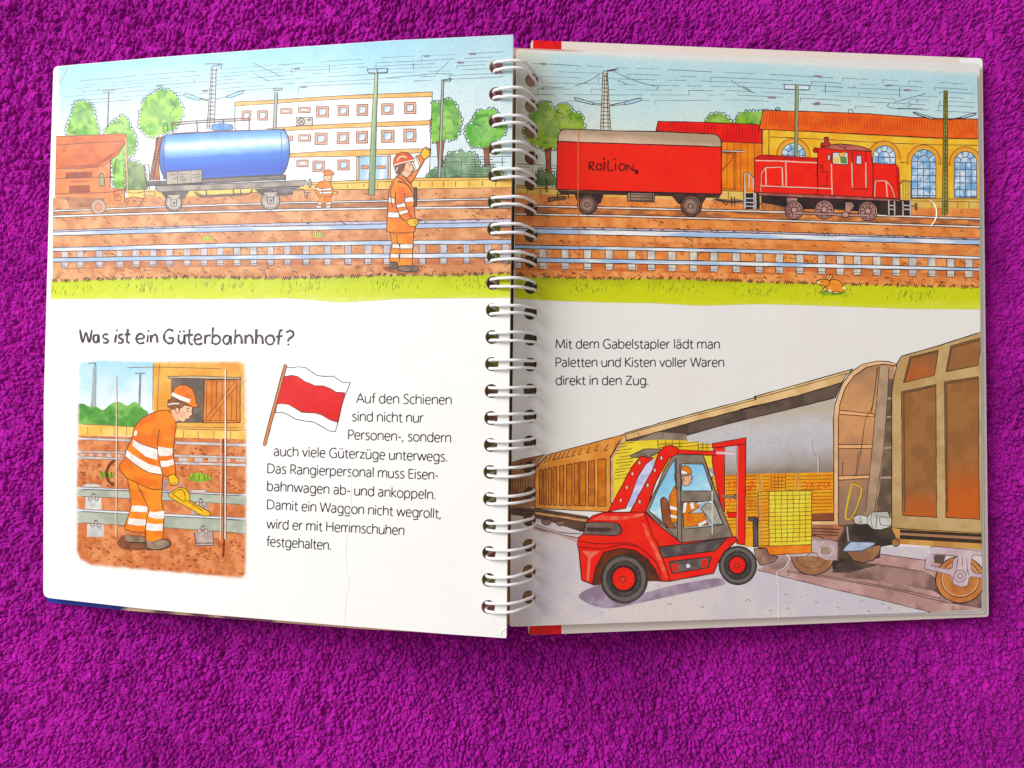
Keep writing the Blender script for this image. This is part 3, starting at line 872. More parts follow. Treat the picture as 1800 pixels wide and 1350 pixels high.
Ss(PX, [px_pts(A2, '50 748 62 860 55 1062'), px_pts(A1, '915 790 905 900 912 1088')], 1.1, (64, 74, 130))
FO(A1, '1240 748 1246 714 1310 700 1382 714 1386 742 1320 756', W((120, 176, 228), (80, 140, 212), 10, 4), 1.1, (60, 80, 130))
Ss(A1, ['955 697 1200 680 1505 666', '957 712 1200 695 1505 680', '960 697 966 770', '1135 684 1140 762', '1320 672 1322 750', '1500 666 1502 748', '968 772 1505 750'], 1.5, (132, 84, 84), smooth=False)
Ss(A1, ['862 800 832 950 805 1098', '892 795 858 950 830 1098'] + ['%d %d %d %d' % (858 - k * 3.6, 815 + k * 20, 886 - k * 3.8, 812 + k * 20) for k in range(14)], 1.2, (150, 90, 70), smooth=False)
FO(A1, '925 1040 1175 1025 1175 1115 925 1132', W((198, 186, 172), (170, 160, 150), 14, 3), 1.3)
Ss(A1, ['1002 1036 1002 1125', '1095 1032 1095 1118', '955 1065 985 1060 990 1085 960 1090', '1110 1062 1160 1058', '1110 1080 1155 1076', '1020 1060 1070 1055', '1020 1080 1050 1076', '1020 1098 1065 1094'], 1, (110, 98, 96))
Ss(A1, ['768 992 800 990 805 1100 775 1100 768 992', '770 1140 770 1205 845 1210 850 1145', '770 1180 845 1180'], 1.3, (150, 130, 126), smooth=False)
Ss(A1, ['1120 1180 1165 1215 1300 1210 1485 1200 1525 1160', '1140 1178 1180 1205 1470 1192', '1200 1165 1205 1205', '1390 1160 1395 1205', '1440 1156 1445 1200'], 2.2, (120, 100, 92))
for (cx, cy, r) in ((975, 1257, 58), (1650, 1240, 66)):
    FO(A1, circ(cx, cy, r), W((206, 198, 188), (182, 172, 164), 9, 4), 1.5); S(A1, circ(cx, cy, r * .82), 1, (140, 126, 120), closed=True)
    FO(A1, [cx - 55, cy - 55, cx + 58, cy - 60, cx + 25, cy - 25, cx + 20, cy + 20, cx - 18, cy + 20, cx - 18, cy - 25], C((196, 186, 176)), 1.1)
    FO(A1, box(cx - 20, cy - 20, cx + 20, cy + 22), C((210, 200, 190)), 1.1); S(A1, circ(cx + 2, cy + 2, 7), 1.4, INK, closed=True)
F(A2, '195 1105 260 1112 262 1128 195 1135', C((180, 174, 172))); FO(A2, '250 1095 262 1093 268 1120 262 1150 252 1150', C((196, 190, 188)), 1.2)
Ss(A2, ['170 1160 215 1165 225 1185 265 1182', '215 1175 225 1215 235 1220 238 1190', '0 1150 90 1160 160 1155', '60 1185 100 1200 110 1180'], 1.4, (110, 96, 96))
end('printed_tank_wagon', page_l)
# --- green lamp post
F(A2, '713 350 731 350 722 700 708 1205 668 1203 690 700', G((648, 200), (661, 201), [(0, (186, 208, 160)), (.4, (214, 228, 186)), (1, (150, 176, 132))]), 6)
Ss(A2, ['713 350 690 700 668 1203', '731 350 722 700 708 1205', '668 1203 708 1205'], 1.3, (80, 92, 72))
FO(A2, '655 325 800 318 797 346 735 348 715 352 665 350', C((190, 222, 240)), 1.4, (70, 84, 104)); Ss(A2, ['728 322 728 350'], 2, (80, 110, 140))
end('printed_lamp_post', page_l)
# --- people
SKIN = C((250, 206, 172)); HV = W((248, 160, 58), (240, 138, 42), 12, 61); HVD = C((222, 100, 34)); WB = W((254, 250, 244), (240, 232, 226), 8, 3); GLV = C((246, 200, 52))
INKP = (112, 60, 40)
def small_worker():
    F(A2, '340 1210 408 1208 404 1290 372 1294 362 1245 350 1245 338 1296 300 1290 315 1250 322 1212', HV, 5)
    FO(A2, '325 1110 370 1100 400 1112 414 1150 430 1180 415 1195 405 1215 325 1214 312 1200 298 1185 305 1140', HV, 1.1, INKP)
    FO(A2, '355 1065 410 1063 412 1090 395 1110 370 1105 352 1088', SKIN, 1, INKP)
    FO(A2, '360 1067 352 1048 370 1028 395 1025 418 1040 426 1060 395 1066', C((240, 140, 56)), 1.1, INKP)
    for p in ('302 1150 330 1160 406 1152 413 1166 330 1174 300 1166', '322 1182 410 1178 414 1192 326 1196', '316 1256 342 1252 340 1266 312 1268', '366 1256 406 1252 406 1266 368 1270', '304 1278 338 1280 334 1294 300 1290', '370 1280 404 1276 402 1290 372 1294'): FO(A2, p, C(PW), .9, INKP)
    FO(A2, '418 1178 448 1178 452 1192 430 1202 418 1196', GLV, 1, INKP); FO(A2, '315 1205 332 1200 335 1216 318 1218', GLV, 1, INKP)
    Ss(A2, ['345 1150 345 1200', '380 1075 384 1080', '400 1074 403 1079', '385 1092 398 1093', '412 1150 425 1172', '360 1240 362 1215'], 1, INKP)
small_worker()
end('printed_worker', page_l, 'small drawn railway worker standing far off by the blue tank wagon')
F(A4, '770 440 820 428 900 440 1000 448 1030 460 990 478 860 478 790 462', W((150, 92, 64), (188, 124, 88), 16, 7), 5, True)
F(A4, '818 190 982 185 978 270 975 345 970 427 875 430 872 398 815 402 815 345 830 280', HV, 5)
for p in ('835 272 887 275 884 307 830 302', '886 275 980 273 978 308 886 308', '820 340 881 343 878 373 817 370', '884 343 975 341 973 372 884 373'): FO(A4, p, WB, 1.1, INKP)
FO(A4, '815 400 870 400 874 447 818 441', W((150, 128, 116), (120, 102, 96), 8, 2), 1.2); FO(A4, '875 428 930 424 1008 428 1016 448 1005 462 930 466 870 460', W((160, 136, 124), (124, 106, 100), 8, 2), 1.2)
Ss(A4, ['865 205 868 260 887 300 882 400', '818 195 830 280 815 345 815 400', '982 185 978 270 970 427'], 1.2, INKP)
arm = '930 1088 955 1070 985 1040 1005 1030 975 970 998 932 1030 920 1056 960 1035 1000 990 1080 965 1120'
FO(A2, arm, HV, 1.3, INKP)
FO(A2, '975 962 998 932 1012 940 1030 985 1020 1012 1003 1034', WB, 1, INKP); S(A2, '1000 938 1025 1005', 1, INKP)
FO(A2, '1030 920 1040 895 1060 872 1075 868 1070 885 1098 876 1084 893 1104 886 1088 908 1103 908 1092 928 1075 945 1054 958', GLV, 1.2, INKP)
FO(A2, '850 1085 890 1072 930 1090 965 1130 985 1170 992 1220 985 1270 990 1350 1000 1400 988 1460 920 1468 850 1468 793 1458 795 1400 800 1320 803 1250 808 1180 822 1130', HV, 1.4, INKP)
for p in ('808 1215 850 1225 853 1262 804 1255', '805 1317 876 1325 886 1362 799 1358'): FO(A2, p, WB, 1, INKP)
F(A2, '862 1180 880 1140 920 1150 960 1200 985 1260 975 1330 985 1375 935 1390 905 1350 870 1290', W((246, 148, 52), (234, 120, 38), 10, 7), 5)
for p in ('918 1226 978 1212 985 1250 922 1256', '858 1272 920 1254 932 1285 866 1294', '874 1322 942 1300 948 1326 888 1344'): FO(A2, p, WB, 1, INKP)
Ss(A2, ['858 1180 856 1270 876 1325 900 1370 930 1385', '920 1190 920 1256 935 1290 950 1330 972 1375', '870 1110 930 1128 968 1170 985 1230 982 1290', '845 1110 820 1180 835 1290'], 1.4, INKP)
S(A2, '870 1105 935 1128 975 1185', 2.6, (150, 80, 50))
FO(A2, box(986, 1150, 1003, 1278), C((120, 84, 74)), 1.2)
FO(A4, '935 108 965 95 1000 100 1016 112 1014 130 1000 145 985 155 958 150 938 130', GLV, 1.2, INKP); Ss(A4, ['985 115 1012 120', '985 128 1008 138'], 1, INKP)
FO(A2, '858 1072 885 1060 922 1080 942 1102 925 1108 888 1086', C((236, 128, 52)), 1.2, INKP)
FO(A2, '900 990 930 978 962 968 966 985 975 998 986 1028 968 1038 972 1052 956 1062 944 1078 926 1082 905 1062 890 1050', SKIN, 1.2, INKP)
F(A2, '925 1025 950 1022 955 1045 930 1050', C((248, 176, 146)))
F(A2, '848 1000 870 992 905 985 930 985 918 1010 908 1040 892 1058 870 1058 850 1045', W((150, 98, 64), (124, 78, 54), 6, 2), 4)
FO(A2, '840 988 845 950 865 920 905 903 940 908 968 930 980 955 988 962 960 970 930 977 900 987 870 997 846 1005', W((232, 118, 44), (222, 96, 34), 8, 3), 1.5, INKP)
S(A2, '845 996 900 978 985 958', 2, (254, 240, 226)); S(A2, '866 966 884 940 912 934 935 945', 2.2, (254, 214, 180)); S(A2, '872 1010 856 1045', 1.8, (250, 240, 235))
Ss(A2, ['954 1000 958 1010', '945 992 964 990', '956 1046 974 1042', '905 1012 915 1005 922 1020 912 1035', '865 1030 860 1055', '880 1040 878 1062'], 1.2, INKP)
end('printed_worker', page_l, 'drawn railway worker in orange waving his raised arm')
# --- die-cut picture lower left
INSET = fr(PX, [140, 637, 165, 632, 300, 634, 420, 634, 432, 640, 435, 800, 434, 1010, 425, 1018, 330, 1010, 160, 995, 140, 985, 133, 970, 134, 800, 137, 650])
IE = np.array(INSET)
def inset_post(x, y, c):
    d = np.full(len(x), 1e9); ins = np.zeros(len(x), bool)
    for i in range(len(IE)):
        p, q = IE[i], IE[(i + 1) % len(IE)]; e = q - p
        t = np.clip(((x - p[0]) * e[0] + (y - p[1]) * e[1]) / (e @ e), 0, 1)
        d = np.minimum(d, np.hypot(x - p[0] - e[0] * t, y - p[1] - e[1] * t))
        cr = ((p[1] > y) != (q[1] > y)) & (x < (q[0] - p[0]) * (y - p[1]) / ((q[1] - p[1]) or 1e-9) + p[0])
        ins ^= cr
    s = np.where(ins, d, -d) + 3.0 * (fbm(x / 8, y / 8, 12) - .5)
    return mixc(np.broadcast_to(PAPER * np.array([1, .99, .97]), c.shape), c, sm(-1.0, 5.0, s))
pen.post = inset_post; pen.clip = [(131, 628), (438, 630), (438, 1021), (130, 1000)]; PL.layer = 0
F(PX, INSET, G((200, 632), (200, 740), [(0, (176, 222, 240)), (.25, (196, 232, 244)), (.6, (232, 246, 250)), (1, (246, 250, 250))], .5, 30, 3), 6)
Ss(A5, ['378 75 425 72 430 90', '425 75 398 375', '432 90 430 375', '705 145 775 142', '738 150 730 385', '746 150 738 385'], 1.6, (130, 140, 150))
F(A5, '410 110 430 110 430 375 400 375', C((176, 190, 190))); F(A5, '735 155 746 155 738 385 728 385', C((150, 150, 160)))
F(A5, '300 375 340 355 380 375 430 375 480 400 520 370 560 345 600 345 650 370 690 345 720 350 760 390 795 430 700 520 300 510', W((146, 198, 108), (104, 168, 80), 16, 71, .4, .6, (84, 148, 70), 10), 4, True)
F(A5, '832 60 1495 50 1500 620 832 560', W((246, 194, 104), (236, 172, 78), 30, 72), 7)
Ss(A5, ['832 75 826 400', '875 72 860 400', '650 104 880 100 1100 106 1310 112'], 1.1, (150, 110, 80))
F(A5, '955 182 1192 182 1178 490 955 490', W((140, 122, 108), (112, 98, 90), 16, 4), 7)
FO(A5, '1190 190 1438 186 1438 488 1180 490', W((232, 152, 70), (220, 132, 52), 14, 4), 1.2)
Ss(A5, ['1205 198 1415 198 1412 475 1200 475 1205 198', '1205 450 1405 200', '1225 470 1415 230', '1240 200 1238 420', '1275 200 1270 380', '1315 198 1312 320', '1360 200 1355 270', '1380 300 1378 470', '1340 340 1338 470', '1300 390 1298 470'], 1.1, (140, 76, 46), smooth=False)
FO(A5, '935 165 1100 162 1445 172 1442 186 1100 180 935 178', C((214, 196, 164)), 1.1)
F(A5, '300 495 700 515 690 580 300 580', WALLC, 7); F(A5, '985 528 1490 545 1490 615 980 602', WALLC, 7)
Ss(A5, ['300 497 700 517', '985 518 1480 524', '985 532 1480 545'] + ['%d %d %d %d' % (x, 515, x, 575) for x in (375, 468, 560, 645)] + ['%d %d %d %d' % (x, 545, x, 605) for x in (1042, 1145, 1255, 1372)] + ['985 600 1480 612'], 1, (150, 110, 80), smooth=False)
GRI = W((234, 160, 110), (216, 132, 82), 13, 73, .36, .64, (194, 112, 66), 7)
F(A5, '285 578 700 585 1490 605 1500 1660 285 1660', GRI, 4.5)
def dash(seed, n, E, x0, y0, x1, y1, cols=((232, 162, 112), (160, 84, 50))):
    r = random.Random(seed)
    with held():
        for k in range(n):
            x, y = r.uniform(x0, x1), r.uniform(y0, y1); w = r.uniform(8, 26)
            S(E, [x, y, x + w * .5, y + r.uniform(-9, 9), x + w, y + r.uniform(-5, 12)], r.uniform(1, 2.4), r.choice(cols))
dash(5, 230, A5, 300, 1290, 1480, 1600); dash(6, 90, A5, 980, 660, 1480, 990); dash(7, 50, A5, 300, 750, 600, 930)
SIL = W((226, 224, 220), (200, 200, 198), 14, 5)
with held():
    for k in range(6): F(A5, '%d 705 %d 706 %d 735 %d 733' % (320 + k * 62, 350 + k * 62, 348 + k * 62, 318 + k * 62), C((214, 200, 192)))
    for x in (1010, 1120, 1215, 1310, 1410): F(A5, '%d 730 %d 733 %d 762 %d 758' % (x, x + 60, x + 58, x - 2), C((216, 202, 194)))
for p in ('295 590 690 605 690 622 295 606', '985 618 1480 635 1480 655 985 638', '295 685 640 690 640 702 295 697', '295 720 630 735 630 748 295 740', '970 710 1480 725 1480 742 970 726', '970 760 1480 775 1480 795 970 778'):
    F(A5, p, SIL, 7); S(A5, p, 1, (160, 120, 108), closed=True, smooth=False)
with held():
    for (x, y) in ((360, 1000), (370, 1205), (1105, 985), (1120, 1250)):
        pass
F(A5, '360 990 468 985 472 1095 356 1095', SIL, 7); F(A5, '1085 960 1200 965 1222 1100 1100 1140', W((206, 190, 180), (184, 166, 158), 10, 5), 6)
F(A5, '1118 1255 1245 1245 1256 1345 1130 1348', W((214, 196, 188), (190, 168, 160), 10, 5), 6); F(A5, '370 1195 485 1195 488 1285 368 1285', SIL, 7)
F(A5, '595 1300 650 1270 900 1295 950 1310 955 1350 900 1375 750 1380 620 1370 580 1330', W((120, 76, 52), (150, 96, 64), 10, 5), 5, True)
RAILC = G((270, 850), (270, 880), [(0, (216, 220, 205)), (.5, (190, 198, 180)), (1, (178, 184, 166))], .3, 20, 4)
for (p, hi) in (('295 950 900 972 1480 998 1480 1062 900 1030 295 1000', '295 938 900 962 1480 988 1480 1000 900 975 295 953'), ('295 1105 900 1140 1478 1168 1478 1262 900 1220 295 1185', '295 1090 900 1122 1478 1155 1478 1172 900 1140 295 1107')):
    F(A5, p, W((196, 202, 186), (178, 184, 168), 18, 6), 7); F(A5, hi, C((232, 238, 246))); S(A5, hi, 1.1, (130, 120, 124), closed=True, smooth=False); S(A5, p, 1.1, (120, 104, 92), closed=True, smooth=False)
def bolts(x, y):
    for (dx, dy) in ((-24, 8), (22, 10), (0, -14)):
        FO(A5, circ(x + dx, y + dy, 13), C((214, 202, 198)), 1, (120, 96, 96))
    S(A5, [x, y - 30, x, y - 14], 2, (120, 96, 96))
for (x, y) in ((415, 1010), (432, 1195), (1165, 1045), (1178, 1235)): bolts(x, y)
Ss(A5, ['1118 1255 1130 1348 1256 1345 1245 1245', '1130 1330 1254 1328'], 1.3, (110, 80, 76), smooth=False)
FO(A5, '330 935 370 915 440 918 480 940', C((222, 216, 212)), .9, (190, 170, 160)); FO(A5, '1090 958 1200 955 1200 985 1090 978', C((220, 206, 200)), 1, (150, 120, 110))
for (x0, x1, y0, y1) in ((1075, 1240, 835, 905), (458, 565, 825, 880)):
    F(A5, [x0, y1 - 20, x0 + 20, y0 + 10, (x0 + x1) / 2, y0, x1 - 15, y0 + 25, x1, y1 - 20, (x0 + x1) / 2, y1], W((190, 214, 80), (150, 190, 60), 6, 3), 4)
    Ss(A5, [[x, y1 - 8, x + random.uniform(-14, 14), y0 + random.uniform(0, 20)] for x in np.linspace(x0 + 8, x1 - 8, 13)], 1.1, (96, 140, 44))
pen.post = None; pen.clip = None
end('printed_track_picture', page_l)
# the worker in that picture
FO(A5, '650 868 720 905 830 955 895 948 890 1040 905 1110 905 1240 895 1300 830 1322 775 1312 780 1252 700 1250 635 1232 635 1200 660 1130 680 1060 665 960', HV, 1.2, INKP)
F(A7, '632 435 720 450 782 455 788 490 720 492 640 485', W((168, 144, 122), (134, 114, 98), 8, 3), 5); F(A7, '785 482 840 485 900 470 945 488 940 520 850 542 790 528', W((176, 152, 130), (140, 120, 104), 8, 4), 5)
Ss(A7, ['640 485 720 492 785 490', '790 528 850 542 940 520 945 490'], 1.3)
for p in ('680 1068 735 1066 792 1075 790 1110 735 1112 678 1108', '800 1107 850 1112 907 1103 907 1156 850 1160 797 1142', '662 1153 720 1160 782 1165 780 1206 720 1206 655 1196', '787 1186 840 1196 899 1194 895 1241 840 1244 780 1236'): F(A5, p, WB, 5)
Ss(A5, ['720 905 735 960 760 1000 790 1070 800 1110 782 1180 775 1310', '735 955 770 985'], 1.2, INKP)
FO(A5, '920 400 960 405 990 450 992 500 985 560 975 640 970 700 985 780 988 850 930 864 900 855 895 952 830 955 760 930 700 900 640 870 600 820 598 780 630 740 640 690 685 590 700 520 750 460 800 430 870 405', W((246, 150, 48), (236, 128, 36), 16, 9), 1.3, INKP, L=4.5)
for p in ('692 600 760 642 862 672 860 748 780 725 688 650', '647 680 720 732 800 777 886 800 892 852 800 837 720 792 638 725', '865 655 920 664 970 668 962 715 915 722 865 716', '880 755 930 755 972 740 978 780 930 796 886 798', '702 545 722 545 714 580 695 577'): F(A5, p, WB, 5)
Ss(A5, ['875 535 862 620 862 680 870 730 885 800 898 855', '690 600 760 642 860 672', '638 725 720 790 800 835 890 852', '940 405 975 440 992 500'], 1.15, INKP)
FO(A5, '935 862 975 845 1012 885 1002 920 955 930 945 905', GLV, 1.2, INKP); Ss(A5, ['960 905 965 928', '978 900 985 922'], 1, INKP)
FO(A5, '1010 385 1050 365 1105 378 1102 412 1106 434 1086 446 1086 460 1062 470 1040 484 1008 472 985 445 985 405', SKIN, 1.1, INKP)
F(A5, circ(1035, 430, 22), C((252, 184, 158))); F(A5, '955 400 1000 395 1015 470 990 480 965 430', C((248, 196, 160)))
F(A5, '932 330 960 318 1000 335 1055 360 1040 382 1022 390 1015 410 1000 382 960 400 928 378', W((166, 112, 70), (140, 92, 58), 6, 2), 4)
S(A5, '935 362 970 355 1012 356', 2.4, (252, 244, 236)); FO(A5, circ(1000, 402, 14, 20), C((250, 200, 168)), 1, INKP)
FO(A5, '958 292 980 245 1020 225 1070 228 1105 255 1125 300 1132 345 1152 378 1105 381 1060 352 1000 325', W((240, 140, 52), (226, 112, 36), 10, 3), 1.3, INKP)
F(A5, '965 275 1020 300 1092 325 1086 350 1020 330 958 298', C((253, 248, 240)))
Ss(A5, ['1072 402 1078 412', '1065 392 1085 390', '1055 462 1078 462', '1105 434 1086 446'], 1.3, INKP)
S(A5, '935 890 905 918 945 985', 2.6, (150, 160, 190)); S(A5, '1000 905 1025 940', 2.4, (150, 160, 190))
FO(A5, '938 985 1010 940 1055 945 1085 985 1082 1030 1225 1112 1232 1138 1180 1142 1100 1095 1000 1040 942 1005', W((250, 206, 60), (240, 186, 44), 10, 3), 1.3, (120, 84, 30))
Ss(A5, ['965 985 1015 955 1045 965 1055 1025 1040 1035 965 985', '1060 1030 1180 1105', '1085 1040 1095 1025'], 1.2, (130, 90, 30))
end('printed_worker', page_l, 'drawn railway worker bending down with a yellow brake shoe')
# --- flag
PL.layer = 0
FO(A6, '90 102 130 104 180 98 230 105 270 135 310 160 360 165 420 164 460 190 490 210 540 208 520 260 490 330 455 480 435 552 390 545 340 515 290 486 230 478 160 465 100 430 60 415 15 420', C(PW), 1.3, (96, 56, 66), smooth=False)
FO(A6, '78 168 130 158 170 165 220 200 290 230 350 232 400 250 440 276 502 280 490 335 450 486 400 470 340 435 290 420 200 415 150 385 110 362 60 355 22 358', W((236, 52, 52), (228, 42, 44), 20, 3), 1.2, (120, 30, 40), smooth=False)
FO(A5, '1745 88 1755 82 1764 92 1690 370 1620 640 1608 652 1598 642 1660 400', G((470, 700), (480, 702), [(0, (240, 178, 116)), (.6, (250, 206, 150)), (1, (222, 150, 96))]), 1.3, (110, 64, 50), smooth=False)
end('printed_flag', page_l)
# --- heading, drawn by hand
PL.layer = 0
HD = ['320 870 340 962 362 890 385 962 403 872', '447 910 420 912 413 940 430 964 446 945 449 906 453 963', '516 906 490 905 481 925 505 938 519 950 502 965 480 960', '574 906 565 962', '623 905 600 908 590 925 616 940 621 955 602 966 585 960', '655 866 648 940 655 962 668 961', '632 906 672 904',
      '715 938 766 930 760 908 738 900 718 918 714 945 735 968 770 961', '795 910 790 961', '815 908 815 962', '815 932 835 909 855 914 861 963', '972 882 940 870 912 898 908 935 930 963 960 966 972 932 938 931', '1010 906 1008 948 1025 968 1043 955 1050 905 1053 976', '1086 868 1080 948 1095 975 1107 969', '1060 912 1109 907',
      '1120 942 1166 932 1160 910 1138 904 1121 925 1121 955 1140 975 1176 967', '1195 908 1193 971', '1193 934 1210 912 1233 913', '1248 855 1243 971', '1243 930 1270 910 1298 932 1290 964 1265 973 1243 962', '1362 915 1336 915 1319 945 1335 973 1360 960 1370 914 1376 976', '1406 868 1400 971', '1400 934 1425 909 1446 926 1450 971', '1475 908 1475 971', '1475 934 1500 909 1521 926 1526 971', '1551 868 1548 973', '1548 934 1570 911 1592 926 1596 973',
      '1650 911 1625 920 1617 950 1635 973 1660 973 1676 945 1666 917 1650 911', '1735 879 1720 876 1711 900 1704 977', '1688 921 1736 915']
HCOL = (84, 74, 92)
for h in HD: S(A3, h, 3.8, HCOL)
S(A4, '92 892 120 878 143 896 135 920 110 937 105 955', 3.8, HCOL); F(A4, circ(107, 975, 7.5), C(HCOL))
for (x, y) in ((578, 877), (798, 880), (1018, 885), (1046, 883)): F(A3, circ(x, y, 7.5), C(HCOL))
end('printed_heading', page_l)
# --- running text
# a light single-line lettering: strokes of each letter on a cap height of 1 ("!" straight, "." a dot), then its width
BB = '10 50 22 68 42 73 62 60 66 36 60 12 42 -1 22 4 10 20'; DB = '66 50 54 68 34 73 14 60 9 36 15 12 34 -1 54 4 66 20'; HB = '10 46 22 66 42 73 60 64 63 44 63 0'
AA = ['12 64 30 73 48 68 56 50 56 0', '56 41 38 42 16 34 10 18 22 0 40 2 56 18']; UU = ['10 71 10 26 16 5 34 -1 52 6 63 24', '!63 71 63 0']; PB = '12 97 36 97 60 88 64 72 58 52 36 43 12 43'
GLY = {'a': (AA, 70), 'b': (['!10 103 10 0', BB], 77), 'c': (['56 66 40 73 18 64 8 36 18 8 40 -1 56 5'], 61), 'd': (['!66 103 66 0', DB], 77), 'e': (['!9 38 63 38', '63 38 58 62 38 73 18 64 8 36 18 7 40 -1 60 6'], 71),
 'f': (['42 100 30 102 22 92 21 70 21 0', '!5 66 40 66'], 41), 'g': ([DB, '66 72 66 -5 58 -24 36 -28 14 -22'], 77), 'h': (['!10 103 10 0', HB], 74), 'i': (['!12 71 12 0', '.12 95'], 26), 'k': (['!10 103 10 0', '!55 71 12 37', '!14 39 60 0'], 62), 'l': (['!12 103 12 0'], 26),
 'm': (['!10 71 10 0', '10 48 20 66 38 73 53 64 56 44 56 0', '56 48 66 66 84 73 99 64 102 44 102 0'], 113), 'n': (['!10 71 10 0', HB], 74), 'o': (['38 73 16 62 8 36 16 10 38 -1 60 10 68 36 60 62 38 73'], 76), 'p': (['!10 71 10 -28', BB], 77), 'r': (['!10 71 10 0', '10 45 20 64 32 72 44 70'], 46),
 's': (['48 67 32 73 14 66 12 53 28 40 46 28 48 13 34 0 20 -1 8 5'], 57), 't': (['20 90 20 18 26 2 36 -1 44 2', '!4 66 42 66'], 46), 'u': (UU, 74), 'v': (['!4 71 32 0 60 71'], 64), 'w': (['!4 71 26 0 50 71 74 0 96 71'], 100), 'z': (['!8 66 54 66 7 5 56 5'], 62), 'ü': (UU + ['.24 95', '.48 95'], 74), 'ä': (AA + ['.22 95', '.46 95'], 70),
 'A': (['!2 0 42 100 82 0', '!16 34 68 34'], 84), 'D': (['!12 0 12 100', '12 97 38 97 70 86 85 50 70 14 38 3 12 3'], 94), 'E': (['!60 97 12 97 12 3 62 3', '!12 53 56 53'], 70), 'G': (['82 88 58 100 28 92 9 62 12 28 34 2 60 -1 82 6', '!82 6 82 46 56 46'], 95), 'H': (['!12 100 12 0', '!80 100 80 0', '!12 53 80 53'], 93),
 'K': (['!12 100 12 0', '!70 100 14 50', '!16 52 76 0'], 78), 'M': (['!10 0 16 100 56 6 96 100 103 0'], 114), 'P': (['!12 100 12 0', PB], 70), 'R': (['!12 100 12 0', PB, '!38 43 70 0'], 76), 'S': (['58 93 40 100 18 92 12 74 26 57 48 44 58 24 44 3 24 -1 8 6'], 68), 'W': (['!3 100 30 0 60 100 90 0 117 100'], 118), 'Z': (['!8 96 68 96 6 4 72 4'], 78),
 '-': (['!6 36 38 36'], 44), '.': (['.12 5'], 30), ',': (['!16 9 8 -16'], 30), ' ': ([], 34)}
def text(body, p0, p1, cap, col=(76, 68, 80), wd=1.85):
    x = 0; items = []
    for ch in body:
        g, w = GLY[ch]
        for st in g:
            v = [float(q) / 100 for q in st.lstrip('!.').split()]
            items.append((st[0], [(x + v[i], v[i + 1]) for i in range(0, len(v), 2)]))
        x += w / 100
    x0 = min(p[0] for _, q in items for p in q); x1 = max(p[0] for _, q in items for p in q)
    dx, dy = (p1[0] - p0[0]) / (x1 - x0), (p1[1] - p0[1]) / (x1 - x0)
    M = lambda p: (p0[0] + (p[0] - x0) * dx + p[1] * cap * dy / dx * .6, p0[1] + (p[0] - x0) * dy - p[1] * cap)
    for k, q in items:
        q = [M(p) for p in q]
        if k == '.': F(PX, circ(q[0][0], q[0][1], 1.35, n=8), C(col))
        else: S(PX, [v for p in q for v in p], wd, col, smooth=(k != '!'), jit=.08)
PL.layer = 0
with held():
    text('Auf den Schienen', (626.8, 708), (793, 711), 16.6)
    text('sind nicht nur', (619.5, 740), (744.4, 742.6), 16.6)
    text('Personen-, sondern', (612.7, 772), (792, 777.6), 16.6)
    text('auch viele Güterzüge unterwegs.', (482, 801), (784.5, 811), 16.6)
    text('Das Rangierpersonal muss Eisen-', (470.5, 831.5), (770, 843), 16.6)
    text('bahnwagen ab- und ankoppeln.', (470, 862.5), (764, 877.5), 16.6)
    text('Damit ein Waggon nicht wegrollt,', (470, 894.8), (774, 911), 16.6)
    text('wird er mit Hemmschuhen', (469, 928.8), (709.7, 940.5), 16.6)
    text('festgehalten.', (468.5, 959.5), (580.5, 966.5), 16.6)
end('printed_text', page_l)
PL.layer = 620
# --- wear: pressed flap lines, crease, corner fold
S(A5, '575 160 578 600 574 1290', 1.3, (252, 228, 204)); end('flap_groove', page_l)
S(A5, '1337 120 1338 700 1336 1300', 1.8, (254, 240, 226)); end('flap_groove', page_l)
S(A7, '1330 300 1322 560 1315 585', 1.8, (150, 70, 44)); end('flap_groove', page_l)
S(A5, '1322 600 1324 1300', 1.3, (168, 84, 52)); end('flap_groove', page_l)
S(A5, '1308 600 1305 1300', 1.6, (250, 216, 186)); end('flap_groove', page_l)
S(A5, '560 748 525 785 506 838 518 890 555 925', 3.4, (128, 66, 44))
end('flap_groove', page_l)
def ridge(name, part, sheet, E, s, w, h, col):
    p = spline(fr(E, s), False, 5)
    GAIN[0] = sheet.gain
    T = []
    for a, b in zip(p, p[1:]):
        d = math.hypot(b[0] - a[0], b[1] - a[1]); nx, ny = -(b[1] - a[1]) / d * w, (b[0] - a[0]) / d * w
        L0, L1, R0, R1 = sheet.pt(a[0] - nx, a[1] - ny, 3e-5), sheet.pt(b[0] - nx, b[1] - ny, 3e-5), sheet.pt(a[0] + nx, a[1] + ny, 3e-5), sheet.pt(b[0] + nx, b[1] + ny, 3e-5)
        M0, M1 = sheet.pt(*a, h), sheet.pt(*b, h)
        T += [[L0, L1, M1], [L0, M1, M0], [M0, M1, R1], [M0, R1, R0]]
    T = np.array(T); nn = np.cross(T[:, 1] - T[:, 0], T[:, 2] - T[:, 0]); fl = (nn * sheet.N).sum(-1) < 0
    T[fl] = T[fl][:, ::-1]
    link(name, mesh_tris(name, T, np.broadcast_to(col, T.shape)), M_PRINT, part)
ridge('paper_crease', page_l, PL, A8, '548 0 546 120 538 300 520 430 506 560 513 680 530 780 512 850 504 950 500 1066', 1.0, 0.00013, PAPER)
ridge('paper_crease', page_l, PL, A8, '1632 1078 1600 1110 1590 1140', 1.6, 0.00025, PAPER)
ridge('paper_crease', page_l, PL, A1, '232 310 200 380 172 420', 1.6, 0.0003, alb((222, 238, 244)))
